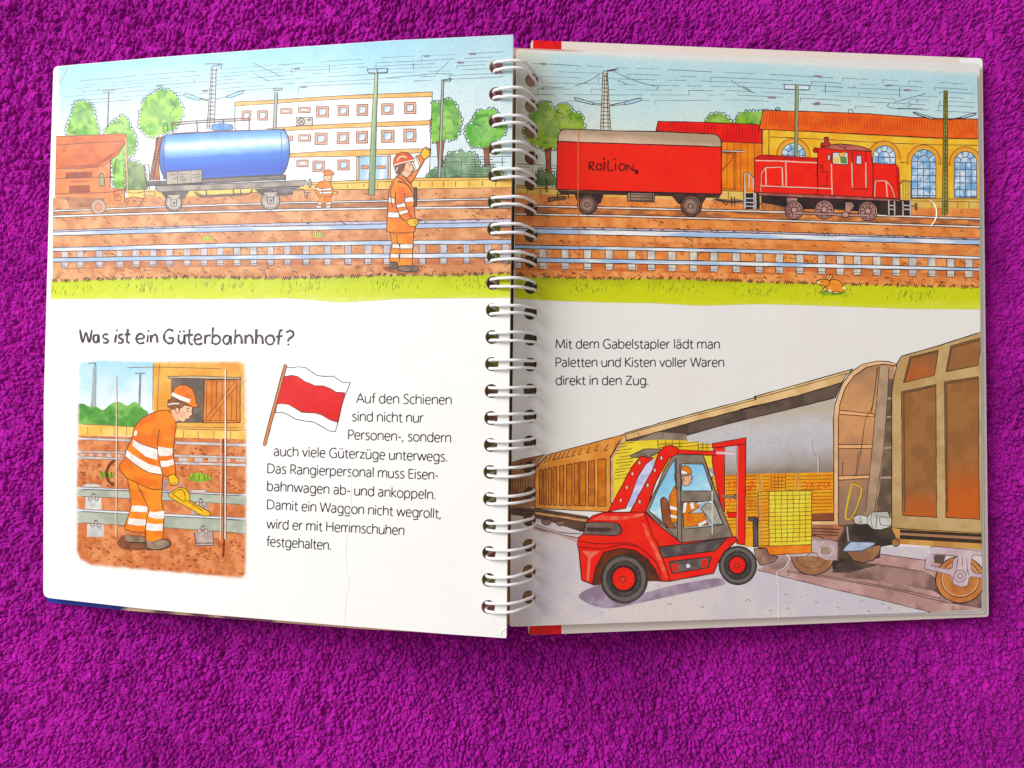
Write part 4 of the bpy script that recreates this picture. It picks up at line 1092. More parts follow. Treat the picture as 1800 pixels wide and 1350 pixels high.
# ------------------------------------------------------------------ printing: right page
begin(PR)
topR = along([908, 86.5, 1717.5, 125.5])
def skyR(x, y):
    d = y - np.interp(x, [908, 1717.5], [86.5, 125.5])
    t = np.clip(d / 150 + 0.4 * (fbm(x / 90, y / 50, 82) - .5) + .12 * (fbm(x / 30, y / 22, 84) - .5), 0, 1)
    cs = np.array([alb(c) for c in ((196, 220, 224), (182, 214, 222), (198, 222, 224), (214, 224, 218))])
    b = np.stack([np.interp(t, [0, .25, .55, .9], cs[:, k]) for k in range(3)], 1)
    b = mixc(b, np.broadcast_to(alb((212, 208, 184)), b.shape), sm(1010, 910, x) * .7)
    return mixc(b, np.broadcast_to(alb((238, 226, 214)), b.shape), sm(9, 1, d) * .5)
F(PX, band(909, 1718, off(topR, 1), lambda x: 360, 16), skyR, 10)
end('printed_sky', page_r)
wires(930, 1713, off(topR, 20), along([930, 184, 1300, 180, 1715, 202]), 7, 31, (), (112, 114, 126))
Ss(B1, ['790 300 900 350 1000 385 1090 405', '815 360 880 390', '1610 365 1700 420 1787 455', '520 400 610 370 690 320', '1085 430 1105 405', '300 430 302 408 440 415', '680 320 690 325'], 1, (80, 78, 84))
Ss(B2, ['20 400 90 448', '600 385 598 455', '785 420 810 400', '1115 410 1118 480', '1080 515 1180 488 1300 455', '1180 505 1195 540 1170 540', '1045 520 1050 555 1280 560', '1240 490 1240 520'], 1, (80, 78, 84))
S(B2, '520 332 575 338', 4, (150, 134, 140)); S(B2, '195 480 255 484', 3.4, (150, 134, 140)); S(B2, '1145 430 1195 432', 3.4, (150, 134, 140)); S(B2, '525 520 562 520', 3.2, (150, 134, 140)); S(B1, '282 246 318 250', 3.2, (150, 134, 140))
end('printed_overhead_wires', page_r)
# --- tree, hedge, fence beside the binding
Ss(B1, ['108 945 250 952 390 956', '225 965 225 1010', '120 965 200 968', '250 975 310 972', '350 975 385 978', '350 1000 388 1002', '112 1000 180 1004'], 1, (96, 92, 84))
end('printed_fence', page_r)
F(B1, '308 838 352 828 350 950 356 1012 314 1012 318 930', W((176, 108, 66), (150, 86, 52), 8, 5), 5); Ss(B1, ['308 840 318 930 314 1010', '352 830 350 950 356 1010'])
tree(B1, '205 600 225 590 250 560 260 530 290 515 325 510 350 540 385 565 400 535 430 525 460 530 490 550 500 580 540 590 560 600 580 640 585 700 580 720 430 720 405 725 395 790 380 850 350 830 320 840 290 840 260 820 220 810 190 780 175 750 150 720 175 690 210 670 205 630', (158, 186, 60), (104, 150, 44), 90, (80, 124, 44))
Ss(B1, ['380 565 400 590 420 590 440 605', '405 560 395 590', '250 780 270 770', '480 620 500 640'], 1.1)
end('printed_tree', page_r)
tree(B1, '240 1090 250 1010 280 985 310 1000 345 1000 385 1040 392 1092', (112, 126, 72), (84, 104, 58), 92, part=(0, .75))
end('printed_hedge', page_r)
# --- lattice mast
F(B1, '715 305 744 305 768 712 696 712', C((214, 214, 200)))
Ss(B1, ['715 305 697 710', '744 305 768 712', '728 310 716 705', '738 310 752 705', '715 300 812 283', '715 300 720 312', '740 300 800 292 808 284'] + ['%d %d %d %d' % (714 - k * 1.3, 335 + k * 27, 746 + k * 1.6, 336 + k * 27) for k in range(14)], 1.3, (92, 80, 74), smooth=False)
FO(B1, '512 484 520 482 565 495 652 520 640 531 580 517 522 502', C((196, 216, 214)), 1.1); FO(B1, '988 492 980 486 930 494 858 516 870 532 920 524 985 502', C((176, 206, 224)), 1.1)
Ss(B1, ['650 520 712 528', '640 530 708 536', '860 516 762 534', '870 530 765 540'], 1.3, (96, 84, 78))
end('printed_lattice_mast', page_r)
# --- red shed
tree(B1, '1435 665 1460 607 1500 595 1550 600 1590 630 1602 670', (150, 190, 70), (110, 166, 56), 93)
tree(B1, '1648 680 1660 612 1700 582 1787 580 1890 580 1960 590 1975 680', (150, 190, 70), (96, 156, 50), 95, (78, 136, 46))
end('printed_tree', page_r)
SHW = W((238, 148, 52), (226, 126, 40), 18, 96)
F(PX, px_pts(B1, '1535 790 1790 800') + px_pts(B2, '158 800 160 1150') + px_pts(B1, '1535 1190'), SHW, 8)
FO(PX, px_pts(B1, '1085 716 1088 690 1100 648 1400 655 1790 670') + px_pts(B2, '160 688 158 802') + px_pts(B1, '1790 800 1540 792 1528 755 1490 738 1200 722'), W((238, 52, 34), (226, 36, 30), 16, 4), 1.3, L=8, smooth=False)
Ss(B1, [[x, 660 + (x - 1100) * .035, x - 8, 700 + (x - 1100) * .13] for x in range(1115, 1500, 24)] + [[x, 668 + (x - 1500) * .02, x - 6, 785] for x in range(1560, 1980, 22)], .9, (160, 24, 24))
Ss(B1, [[x, 800, x, 1125] for x in range(1580, 1960, 48)], 1, (164, 92, 36), smooth=False)
Ss(B1, ['1548 868 1642 868 1642 1125', '1550 868 1635 882', '1548 985 1600 930 1632 885', '1550 1000 1560 980', '1548 1118 1640 1122', '1630 870 1630 1120'], 1.3, (140, 80, 36), smooth=False)
S(B1, '1545 853 1700 858', 2.4, (216, 200, 190)); Ss(B1, ['1545 849 1700 853', '1545 860 1700 864'], 1)
end('printed_red_shed', page_r)
# --- engine hall
YW = W((246, 200, 84), (238, 182, 66), 22, 97)
F(B2, '160 700 500 715 1000 740 1400 762 1670 768 1672 1190 160 1190', YW, 8)
FO(B2, '165 572 500 580 900 595 1200 620 1420 630 1665 633 1668 770 1400 765 1000 745 500 720 135 705', W((240, 116, 46), (230, 98, 36), 18, 98), 1.3, L=8, smooth=False)
Ss(B2, [[x, 590 + (x - 165) * .035 + random.randint(-6, 14), x - 9, 690 + (x - 165) * .04 + random.randint(-30, 0)] for x in range(175, 1660, 19)], .9, (178, 74, 30))
Ss(B2, ['215 758 500 770 1000 798 1400 812 1668 816', '205 710 203 890', '162 705 160 890', '500 722 1000 748 1400 768 1668 772', '1120 935 1160 938', '1380 945 1410 948', '1450 950 1480 955'], 1.2, (120, 76, 40))
for (x, y) in ((268, 562), (775, 575)): S(B2, [x - 16, y + 12, x - 14, y - 8, x + 14, y - 8, x + 16, y + 14], 1.1, closed=False, smooth=False)
GL = W((206, 222, 236), (132, 178, 216), 9, 99, .35, .6, (236, 240, 240), 6)
def arch(x0, x1, ytop, ybot, bars=True):
    c = (x0 + x1) / 2; r = (x1 - x0) / 2; ys = ytop + r
    p = [x0, ybot] + circ(c, ys, r, n=16, a0=180, a1=371)[:34] + [x1, ybot]
    q = circ(c, ys, r + 20, n=16, a0=168, a1=382)[:34]
    S(B2, q, 5.5, (232, 164, 72)); S(B2, circ(c, ys, r + 32, n=16, a0=168, a1=382)[:34], 1.1, (120, 76, 40))
    F(B2, p, GL, 3.5); S(B2, p, 1.3, (92, 80, 84), closed=True, smooth=False)
    L = [circ(c, ys, r * .5, n=12, a0=180, a1=375)[:26]]
    for a in (215, 250, 290, 325):
        L.append([c + r * .5 * math.cos(math.radians(a)), ys + r * .5 * math.sin(math.radians(a)), c + r * math.cos(math.radians(a)), ys + r * math.sin(math.radians(a))])
    L += [[x, ys, x, ybot] for x in (x0 + r * .5, c, x1 - r * .5)]
    y = ys
    while y < ybot - 10: L.append([x0, y, x1, y + 3]); y += 47
    Ss(B2, L, 1.2, (84, 96, 120), smooth=False)
arch(292, 460, 800, 905); arch(930, 1088, 818, 948); arch(1200, 1370, 845, 1182); arch(1498, 1655, 858, 1182)
end('printed_engine_hall', page_r)
# --- platform and ballast
F(PX, px_pts(B1, '108 1095 390 1110 1180 1125 1700 1140') + px_pts(B2, '160 1145 1195 1188 1672 1190 1672 1262 1000 1250 160 1200') + px_pts(B1, '1700 1195 1200 1190 390 1165 108 1150'), WALLC, 8)
Ss(B1, ['108 1095 390 1108', '108 1110 390 1122', '108 1152 390 1166', '185 1115 187 1150', '278 1120 278 1158', '1545 1133 1700 1138', '1545 1195 1690 1200', '1590 1140 1590 1190'], 1.1, (110, 76, 50)); Ss(B2, ['1195 1188 1672 1192', '1195 1204 1672 1212', '1200 1250 1672 1262', '1340 1206 1340 1250', '1520 1210 1520 1256', '1600 1210 1600 1258'], 1.1, (110, 76, 50))
end('printed_platform', page_r)
h0 = along([905, 339, 978, 343, 1180, 350, 1300, 352, 1600, 364, 1722, 367])
qA = along([905, 361.5, 1100, 366, 1330, 371.5, 1500, 377, 1722, 385]); qB = along([905, 376, 1100, 380, 1330, 386.5, 1500, 392, 1722, 399])
qC1 = along([905, 398, 1100, 401, 1330, 406.6, 1722, 419]); qC2 = along([905, 401.5, 1100, 405, 1330, 410, 1722, 421.7]); qC3 = along([905, 410, 1100, 414, 1330, 419.5, 1722, 430.5])
qD1 = along([905, 430.5, 1100, 434, 1330, 438.5, 1500, 443.5, 1722, 450.7]); qD2 = along([905, 437, 1100, 440, 1330, 445, 1500, 450, 1722, 455.7])
qE1 = along([905, 452.5, 1100, 456, 1330, 460.5, 1500, 465, 1722, 471]); qE2 = along([905, 460.5, 1100, 463.5, 1330, 468, 1500, 472, 1722, 476.3])
hT = along([905, 486, 1056, 491, 1170, 490, 1330, 496.5, 1500, 501, 1723, 506]); hB = along([905, 525, 980, 529, 1056, 531.5, 1150, 533, 1232, 537.5, 1330, 534.5, 1400, 536, 1527, 540.5, 1600, 543, 1723, 544])
groundR = W((236, 166, 106), (222, 142, 80), 22, 140, .36, .68, (206, 122, 66), 10)
def toneR(c, k):
    def f(x, y): return mixc(groundR(x, y), np.broadcast_to(alb(c), (len(x), 3)), k * sm(.35, .6, fbm(x / 30, y / 6, 144)))
    return f
F(PX, band(905, 1722, h0, hT), groundR, 7)
F(PX, band(905, 1722, qA, off(qB, -1)), toneR((150, 92, 60), .8), 7); F(PX, band(905, 1722, off(qC3, 10), off(qD1, -2)), toneR((200, 118, 68), .5), 7); F(PX, band(905, 1722, qE2, off(qE2, 14)), toneR((196, 104, 58), .7), 6)
specks(908, 1720, h0, qA, 50, 23); specks(908, 1720, qB, qC1, 60, 24); specks(908, 1720, qC3, qD1, 60, 25); specks(908, 1720, qD2, qE1, 90, 26); specks(908, 1720, off(qE2, 12), hT, 120, 27)
end('printed_ballast', page_r)
SLX = (910, 954.3, 993.3, 1033, 1070.6, 1110.4, 1144.4, 1181, 1218.7, 1255.2, 1294.3, 1334, 1370, 1406, 1444.3, 1476.8, 1506.5, 1541, 1575, 1604, 1638.2, 1671, 1703)
with held():
    for x in SLX:
        w = random.uniform(6, 7.6)
        F(PX, [x - w, qD2(x), x + w, qD2(x), x + w + .8, qE2(x) + 11.5, x - w + .4, qE2(x) + 11.5], W((224, 216, 204), (200, 190, 186), 8, 3), 6)
    for x in SLX:
        w = 6.8; ink = (96, 58, 52)
        S(PX, [x - w, qD2(x), x - w, qE1(x)], 1.2, ink); S(PX, [x + w, qD2(x), x + w, qE1(x)], 1.2, ink)
        S(PX, [x - w, qE2(x) + 1, x - w, qE2(x) + 11, x + w, qE2(x) + 11.5, x + w, qE2(x) + 1], 1.4, ink, smooth=False); S(PX, [x - w, qE2(x) + 7, x + w, qE2(x) + 7.5], 1.1, ink)
end('printed_sleepers', page_r)
for a in (qA, qB):
    F(PX, band(905, 1722, off(a, -1.4), off(a, 1.4)), C((238, 226, 218))); line(905, 1722, off(a, -1.8), 1.3); line(905, 1722, off(a, 1.9), 1.3)
F(PX, band(905, 1722, qC1, qC2), C((204, 190, 200))); line(905, 1722, qC1, 1.1); specks(940, 1720, off(qC1, -2), off(qC2, 2), 80, 29, (70, 56, 66))
RC = ((236, 236, 236), (172, 196, 224), (220, 220, 220))
railpair(905, 1722, qC2, qC3, RC, 1.4); railpair(905, 1722, qD1, qD2, RC, 1.4); railpair(905, 1722, qE1, qE2, RC, 1.4)
end('printed_rails', page_r)
F(PX, band(905, 1723, hT, hB, 44), G((1200, 490), (1200, 538), [(0, (182, 186, 40)), (.35, (204, 208, 40)), (.8, (208, 212, 52)), (1, (214, 218, 84))], .35, 26, 16), 7)
grass_marks(908, 1720, hT, hB, 13)
end('printed_grass', page_r)
# --- rabbit
F(B4, circ(650, 615, 100, 18, 16), W((128, 176, 48), (170, 190, 44), 8, 3), 4)
RBT = W((244, 178, 92), (232, 150, 62), 8, 4); RI = (96, 52, 30)
FO(B4, '595 560 625 532 662 520 700 535 722 565 730 592 712 612 670 618 632 612 608 592', RBT, 1.3, RI, smooth=True); F(B4, '610 590 640 596 660 612 630 612', C((252, 226, 190)))
FO(B4, '600 522 612 492 634 482 624 508 614 526', C((246, 190, 130)), 1.2, RI); FO(B4, '612 524 632 494 652 490 642 508 626 528', C((246, 190, 130)), 1.2, RI)
FO(B4, '538 538 556 524 590 520 620 526 628 545 612 566 580 566 552 556', RBT, 1.3, RI, smooth=True); F(B4, '538 540 552 534 560 550 548 552', C((250, 232, 214)))
FO(B4, '575 598 592 575 612 580 604 602 578 610', C((240, 180, 110)), 1.2, RI); FO(B4, '640 604 690 606 700 616 660 620', C((244, 190, 120)), 1.1, RI); F(B4, circ(730, 580, 9), C((252, 246, 240))); F(B4, circ(578, 535, 4), C((40, 26, 24)))
end('printed_rabbit', page_r)
# --- box wagon
F(B1, '395 1130 1540 1155 1525 1185 1200 1172 720 1160 420 1160', W((92, 62, 52), (70, 48, 44), 14, 3), 6)
F(B1, '510 1150 722 1155 700 1215 660 1240 540 1220', W((80, 58, 52), (60, 44, 42), 12, 3), 6); F(B1, '1195 1170 1440 1175 1400 1235 1240 1225', W((80, 58, 52), (60, 44, 42), 12, 4), 6)
FO(B1, '330 1182 400 1175 455 1172 452 1198 380 1200 330 1212', W((130, 100, 84), (106, 80, 68), 8, 3), 1.1); Ss(B1, ['395 1140 395 1175', '318 1050 324 1090 312 1120 320 1142 328 1130 318 1100', '400 1160 470 1160 468 1190'], 1.6)
FO(B1, '885 1145 1078 1150 1070 1212 885 1205', W((168, 140, 122), (140, 114, 100), 10, 3), 1.3); Ss(B1, ['905 1160 1060 1164', '905 1180 1060 1184', '900 1198 1060 1202', '905 1150 905 1200', '1060 1150 1060 1205'], 1.3)
F(B1, '1500 1185 1600 1195 1640 1190 1700 1200 1695 1225 1600 1222 1500 1205', W((150, 120, 100), (120, 92, 80), 8, 3), 5); Ss(B1, ['1480 1190 1600 1210 1690 1205', '1610 1175 1615 1240', '1630 1175 1636 1240', '1550 1210 1570 1230 1590 1215'], 1.5)
for (cx, cy, r) in ((605, 1230, 70), (1330, 1240, 73)):
    FO(B1, circ(cx, cy, r), W((128, 98, 86), (104, 78, 70), 8, 3), 1.4); FO(B1, circ(cx, cy, r * .76), W((170, 138, 124), (146, 116, 104), 8, 5), 1.3); S(B1, circ(cx, cy, r * .6), .9, closed=True); FO(B1, circ(cx - 4, cy, r * .24), C((196, 166, 150)), 1.3); S(B1, circ(cx - 4, cy, r * .1), 1, closed=True)
FO(B1, '398 790 405 738 420 712 450 702 800 715 1100 720 1450 736 1500 740 1528 758 1540 792 1540 828 1100 812', G((985, 228), (983, 252), [(0, (180, 156, 134)), (.35, (206, 180, 156)), (.7, (222, 198, 174)), (1, (196, 164, 140))], .5, 30, 7), 1.5, L=5, smooth=False)
FO(B1, '398 790 1100 812 1540 828 1540 1156 1000 1142 390 1124', W((246, 58, 34), (242, 52, 30), 34, 8), 1.6, L=8, smooth=False)
LG = (112, 18, 14)
for p in ('618 990 618 934', '618 938 640 934 650 946 640 960 620 963 655 992', '700 948 678 948 668 968 680 990 700 980', '702 945 704 992', '723 930 723 992', '752 922 750 990 788 987', '802 940 802 992', '880 995 880 950 925 996 926 950'):
    S(B1, p, 2.9, LG, smooth=('940' not in p and '950' not in p))
S(B1, circ(846, 968, 21, 23), 2.9, LG, closed=True); F(B1, circ(722, 908, 8), C(LG)); F(B1, circ(794, 912, 8), C(LG)); F(B1, '932 984 962 986 960 1018 934 1014', C((96, 14, 12)))
end('printed_box_wagon', page_r)
# --- lamp post before the hall
FO(B2, '312 393 486 398 485 430 312 424', C((212, 226, 234)), 1.3, (70, 74, 90)); S(B2, '395 396 395 426', 3, (140, 150, 150))
F(B2, '387 395 409 395 404 905 384 905', C((176, 182, 140))); Ss(B2, ['387 398 384 900', '409 398 404 900', '394 400 392 900'], 1.1, (96, 96, 62))
end('printed_lamp_post', page_r)
# --- locomotive
RD = W((244, 58, 36), (236, 48, 30), 24, 9); RDD = C((196, 40, 30)); HR = (240, 196, 178); INKL = (104, 22, 22)
F(B2, '150 1160 640 1180 1035 1195 1195 1200 1190 1305 1040 1308 960 1290 640 1262 450 1262 300 1258 150 1262', W((66, 50, 46), (46, 36, 38), 14, 3), 6)
F(B2, '150 1215 330 1250 320 1275 190 1272 150 1262', W((196, 130, 80), (150, 100, 66), 8, 3), 5)
F(B2, '30 1150 140 1150 140 1262 40 1262', C((52, 44, 46)))
FO(B2, '104 910 130 890 170 884 540 905 545 1168 300 1155 102 1145', RD, 1.4, INKL, L=7); F(B2, '108 908 132 890 172 886 540 906 540 926 320 920 108 918', W((208, 46, 32), (196, 38, 28), 12, 4), 6)
FO(B2, '928 940 1088 950 1110 972 1120 1188 930 1182', RD, 1.4, INKL, L=7)
FO(B2, '545 842 572 828 620 835 800 850 915 862 932 960 930 1184 640 1168 545 1162', RD, 1.4, INKL, L=7)
FO(B2, '572 826 622 815 700 806 830 820 900 842 922 860 800 852 700 850 620 840', W((190, 116, 104), (166, 92, 84), 10, 5), 1.4, INKL)
FO(B2, '565 822 570 800 592 800 590 762 618 758 622 798 632 800 628 824', W((206, 70, 56), (176, 56, 48), 8, 3), 1.3, INKL); FO(B2, circ(530, 850, 17), RDD, 1.2, INKL); Ss(B2, ['735 840 745 850', '660 806 740 838'], 1.2, INKL)
FO(B2, '650 866 756 866 756 952 648 945', C((206, 216, 222)), 1.3, (90, 30, 30)); F(B2, '690 870 740 862 730 895 700 905 690 890', C((238, 150, 56))); F(B2, '700 895 745 895 748 945 705 942', C((110, 150, 64))); F(B2, '655 905 690 895 695 940 655 940', C((240, 200, 110))); F(B2, circ(712, 882, 11), C((246, 190, 150)))
FO(B2, '815 888 850 888 852 950 813 945', C((208, 212, 230)), 1.3, (90, 30, 30)); FO(B2, circ(623, 902, 11, 22), C((196, 190, 206)), 1.2, INKL)
Ss(B2, ['640 870 640 1168', '545 842 545 1162', '320 905 322 1100', '785 850 790 1120 885 1122 880 850', '555 955 585 957', '555 968 585 970', '555 980 590 983', '560 1000 610 1000 610 1100 555 1100', '930 1182 640 1168', '1095 975 1110 1185', '805 1000 820 998'], 1.2, INKL, smooth=False)
Ss(B2, ['110 922 320 928 540 938', '145 1145 150 1012 180 970 296 968 300 1100', '182 975 185 1100', '150 1100 640 1120', '322 920 324 1100', '640 945 645 1160', '782 935 788 1112', '880 935 882 1112', '940 1175 945 1064 1022 1062 1062 1110 1085 1180', '1022 1065 1030 1175'], 1.7, HR, smooth=False)
Ss(B2, ['142 1145 147 1010 178 966 298 964', '937 1175 941 1060 1024 1058 1066 1108 1089 1180', '150 1105 640 1125'], .9, INKL, smooth=False)
FO(B2, '130 1145 640 1166 1120 1192 1120 1208 630 1190 130 1165', W((186, 116, 104), (160, 92, 84), 12, 3), 1.2)
WC = W((190, 148, 138), (164, 122, 114), 8, 3)
FO(B2, '325 1180 405 1185 400 1225 330 1220', WC, 1.2)
for (cx, cy, r) in ((380, 1268, 64), (590, 1265, 66), (895, 1275, 67)):
    FO(B2, circ(cx, cy, r), WC, 1.5); S(B2, circ(cx, cy, r * .8), 1, closed=True)
    Ss(B2, [[cx + 20 * math.cos(a), cy + 20 * math.sin(a), cx + r * .8 * math.cos(a), cy + r * .8 * math.sin(a)] for a in np.arange(0, 6.2, math.pi / 5)], 1.3)
    FO(B2, circ(cx, cy, 20), C((200, 156, 146)), 1.2)
FO(B2, '735 1212 785 1212 802 1240 780 1270 750 1300 735 1285', WC, 1.3); S(B2, '380 1288 590 1295 740 1302 890 1306', 4.5, (190, 150, 140)); Ss(B2, ['380 1280 590 1288 740 1294 890 1298', '380 1296 590 1303 740 1312 890 1314'], 1); FO(B2, circ(738, 1300, 24, 20), C((196, 154, 144)), 1.2)
Ss(B2, ['30 1260 32 1012 60 1010 96 1048 96 1130', '65 1015 66 1120', '38 1080 38 1255', '100 1150 100 1262', '35 1185 98 1187', '35 1215 98 1217', '35 1240 98 1242', '110 1150 112 1258'], 1.8, (206, 196, 196), smooth=False)
Ss(B2, ['26 1262 28 1008 62 1006 100 1046'], 1, INK, smooth=False)
Ss(B2, ['1040 1200 1042 1305', '1080 1205 1082 1305', '1042 1235 1080 1237', '1042 1262 1080 1264', '1138 1205 1140 1308', '1190 1195 1192 1308', '1140 1235 1190 1237', '1140 1262 1190 1264'], 1.8, (200, 190, 188), smooth=False)
Ss(B2, ['1120 1088 1136 1066 1192 1072 1192 1195', '1140 1070 1140 1190', '1158 1070 1158 1190', '1175 1072 1175 1190'], 1.5, (180, 160, 110), smooth=False); Ss(B2, ['1118 1088 1134 1060 1196 1066 1196 1195'], .9, INK, smooth=False)
Ss(B2, ['1195 1238 1230 1240'], 3.2, (150, 116, 90)); Ss(B2, ['1234 1215 1236 1270', '1224 1218 1226 1266'], 2, (110, 84, 70))
end('printed_locomotive', page_r)
# --- right lattice mast
F(B2, '1425 432 1449 432 1452 1300 1410 1300', W((156, 148, 84), (132, 124, 66), 14, 4), 8); Ss(B2, ['1425 432 1412 1300', '1449 432 1452 1300', '1437 440 1430 1300'] + ['%d %d %d %d' % (1426, 450 + k * 30, 1448, 462 + k * 30) for k in range(28)], 1.1, (92, 84, 52), smooth=False)
FO(B2, '1208 588 1222 584 1275 602 1372 630 1340 633 1262 610', C((196, 218, 232)), 1.2); FO(B2, '1652 590 1640 604 1560 628 1528 626 1600 600', C((196, 218, 232)), 1.2); Ss(B2, ['1370 630 1425 632', '1530 625 1455 636'], 1.4)
end('printed_lattice_mast', page_r)
# --- freight train at the ramp
PR.layer = 0
def road(x, y):
    b = W((218, 208, 206), (208, 200, 208), 60, 150)(x, y)
    return mixc(b, np.broadcast_to(alb((206, 180, 158)), b.shape), sm(1060, 900, x) * .7 * sm(1000, 950, y + 60))
F(PX, px_pts(B7, '60 300 250 330 560 380 1100 500') + px_pts(B8, '0 640 500 620 985 560 1690 560 1692 1002 1300 1018 0 1066') + px_pts(B7, '1100 1088 60 1112'), road, 9)
specks(930, 1620, along([930, 990, 1620, 1060]), along([930, 1090, 1620, 1080]), 26, 41, (150, 140, 150))
end('printed_road', page_r)
TRK = W((204, 170, 164), (186, 148, 142), 30, 151, .35, .65, (160, 126, 118), 16)
F(PX, px_pts(B7, '225 415 420 470 545 495 560 540 400 480 225 440') , TRK, 7)
F(B8, '120 715 400 640 680 600 985 610 1300 650 1690 720 1690 1000 1330 1016 600 842', TRK, 7)
F(B8, '520 770 640 680 760 650 980 680 1300 735 1390 790 1370 870 1250 850 900 790 640 775', W((176, 140, 132), (132, 104, 96), 30, 152), 7)
F(B8, '1340 860 1400 840 1690 860 1690 990 1500 960', W((104, 84, 76), (150, 118, 108), 20, 153), 7)
Ss(B8, ['125 722 600 842 1000 935 1330 1016', '330 735 600 775 1100 865 1400 940 1690 985', '330 725 600 765 1100 853 1400 922', '700 660 1000 690 1290 735', '985 612 1300 655'], 1.3, (110, 84, 82)); Ss(B7, ['225 420 420 472 545 500', '250 408 420 460 570 470'], 1.2, (110, 84, 78))
end('printed_track_bed', page_r)
# distant wagon by the binding and the big slatted wagon
F(B5, '75 765 150 740 312 708 250 800 240 1080 75 1085', W((178, 130, 88), (152, 106, 70), 16, 154), 7)
Ss(B5, ['78 768 312 710', '78 795 250 740', '90 790 110 770', '130 775 150 760', '200 760 222 745'] + [[x, 880, x, 1040] for x in range(85, 235, 18)], 1.1, (96, 62, 40), smooth=False)
F(B5, '70 1080 250 1085 600 1140 640 1165 600 1250 560 1250 380 1190 225 1150 70 1130', W((112, 84, 70), (86, 64, 56), 16, 155), 7)
F(B5, '242 1108 600 1160 605 1182 560 1180 242 1128', W((214, 164, 118), (190, 140, 98), 14, 3), 6); Ss(B5, ['242 1108 600 1160', '242 1130 600 1184', '70 1095 240 1108'], 1.2)
for (x, y, r) in ((320, 1168, 36), (418, 1175, 34)):
    FO(B5, circ(x, y, r, n=10, a0=0, a1=200), C((150, 112, 98)), 1.2)
FO(B5, '240 812 262 790 330 712 600 640 862 570 800 680 765 735 775 1112 500 1100 240 1085', W((232, 168, 92), (220, 148, 72), 26, 156), 1.4, L=7, smooth=False)
SL2 = W((212, 134, 52), (194, 112, 40), 12, 157)
tops = ((270, 290, 815, 1058), (300, 318, 810, 1060), (332, 355, 802, 1062), (366, 392, 795, 1064), (412, 440, 786, 1066), (460, 498, 776, 1068), (512, 546, 768, 1068), (553, 595, 760, 1068), (612, 656, 752, 1070), (678, 735, 740, 1072))
for (a, b, t, u) in tops: FO(B5, [a, t + 5, b, t, b, u, a, u], SL2, 1.25, (92, 52, 40), smooth=False, L=8)
Ss(B5, [[x, y, x + 18, y - 30, x + 26, y - 45] for x, y in ((300, 775), (330, 760), (362, 750), (395, 742), (425, 735), (455, 728), (495, 722), (540, 712), (600, 698), (655, 686), (725, 682))] + [[x, y, x + 26, y - 10] for x, y in ((362, 752), (395, 744), (425, 738), (455, 732), (495, 725), (540, 716), (600, 702), (655, 690), (725, 686))] + ['262 790 330 712', '760 735 862 575', '250 800 320 715', '240 815 240 1080', '765 740 768 1050', '780 735 785 1010'], 1.2, (104, 60, 40), smooth=False)
S(B5, '860 578 775 725 772 1050', 1.3, (104, 70, 48))
end('printed_slatted_wagon', page_r)
# the open wagon
F(B5, '772 735 862 570 890 596 805 740 800 1012 770 1052', W((222, 182, 134), (206, 164, 116), 14, 3), 6)
F(PX, px_pts(B5, '1270 590 1400 540 1787 440') + px_pts(B6, '0 715 300 640 665 550 662 1080 0 1085') + px_pts(B5, '1787 860 1490 860 1280 640'), G((1400, 720), (1410, 832), [(0, (196, 184, 168)), (.25, (204, 200, 202)), (.6, (196, 192, 198)), (.85, (176, 166, 158)), (1, (144, 130, 118))], .25, 30, 8), 8)
FO(PX, px_pts(B5, '850 655 880 608 1100 545 1400 470 1787 372') + px_pts(B6, '100 610 400 540 715 445 670 552 400 620 0 715') + px_pts(B5, '1500 520 1280 582 1250 575 1100 562 1000 600'), W((112, 94, 82), (92, 76, 68), 20, 158), 1.3, L=7, smooth=False)
F(B5, '845 665 1000 590 1100 552 1292 568 1310 630 1100 640', W((158, 142, 126), (136, 120, 106), 14, 3), 6)
YC = W((242, 216, 84), (228, 196, 64), 20, 159)
F(B5, '785 740 860 622 1100 606 1280 612 1470 640 1480 800 1300 820 1000 850 790 1020', YC, 8)
Ss(B5, [[795 + random.randint(0, 30), y, 860 + random.randint(0, 90), y - 14] for y in range(640, 900, 22)] + ['1098 606 1098 660', '1102 640 1280 632', '1102 660 1280 655', '1150 608 1152 660', '1200 608 1202 660', '1250 608 1250 665', '1285 632 1380 622', '1290 655 1380 645', '1380 620 1382 680', '1390 640 1465 640', '1390 660 1465 662', '1410 625 1412 680', '1440 625 1442 680'], 1.1, (120, 92, 40), smooth=False)
FO(PX, px_pts(B5, '865 562 1300 438 1787 310') + px_pts(B6, '100 545 400 462 790 352 735 405 715 445 400 540 0 635') + px_pts(B5, '1787 372 1400 468 880 612'), W((232, 200, 150), (218, 182, 130), 26, 160), 1.4, L=7, smooth=False)
Ss(PX, [px_pts(B5, '865 572 1300 452 1787 326') + px_pts(B6, '100 560 400 480 750 382'), px_pts(B5, '960 555 965 580')], 1.1, (90, 66, 44), smooth=False)
end('printed_open_wagon', page_r)
OC = W((246, 178, 62), (236, 156, 46), 14, 161)
F(PX, px_pts(B6, '30 1085 655 1072') + px_pts(B8, '658 40 655 330 500 335 500 580 40 560') + px_pts(B5, '1480 1200 1480 860'), OC, 8)
F(B8, '498 328 660 322 660 384 498 388', W((168, 100, 66), (140, 84, 60), 12, 3), 6); F(B8, '498 384 690 378 690 412 498 410', C((232, 186, 138)))
cr = []
for y in range(1100, 1350, 24): cr += ['45 %d 130 %d' % (y, y - 3), '160 %d 212 %d' % (y, y - 1), '325 %d 385 %d' % (y, y - 1), '415 %d 650 %d' % (y, y - 5)]
for y in range(860, 1230, 26): cr += ['1500 %d 1560 %d' % (y, y - 2), '1715 %d 1785 %d' % (y, y - 4), '1570 %d 1650 %d' % (y, y - 3)]
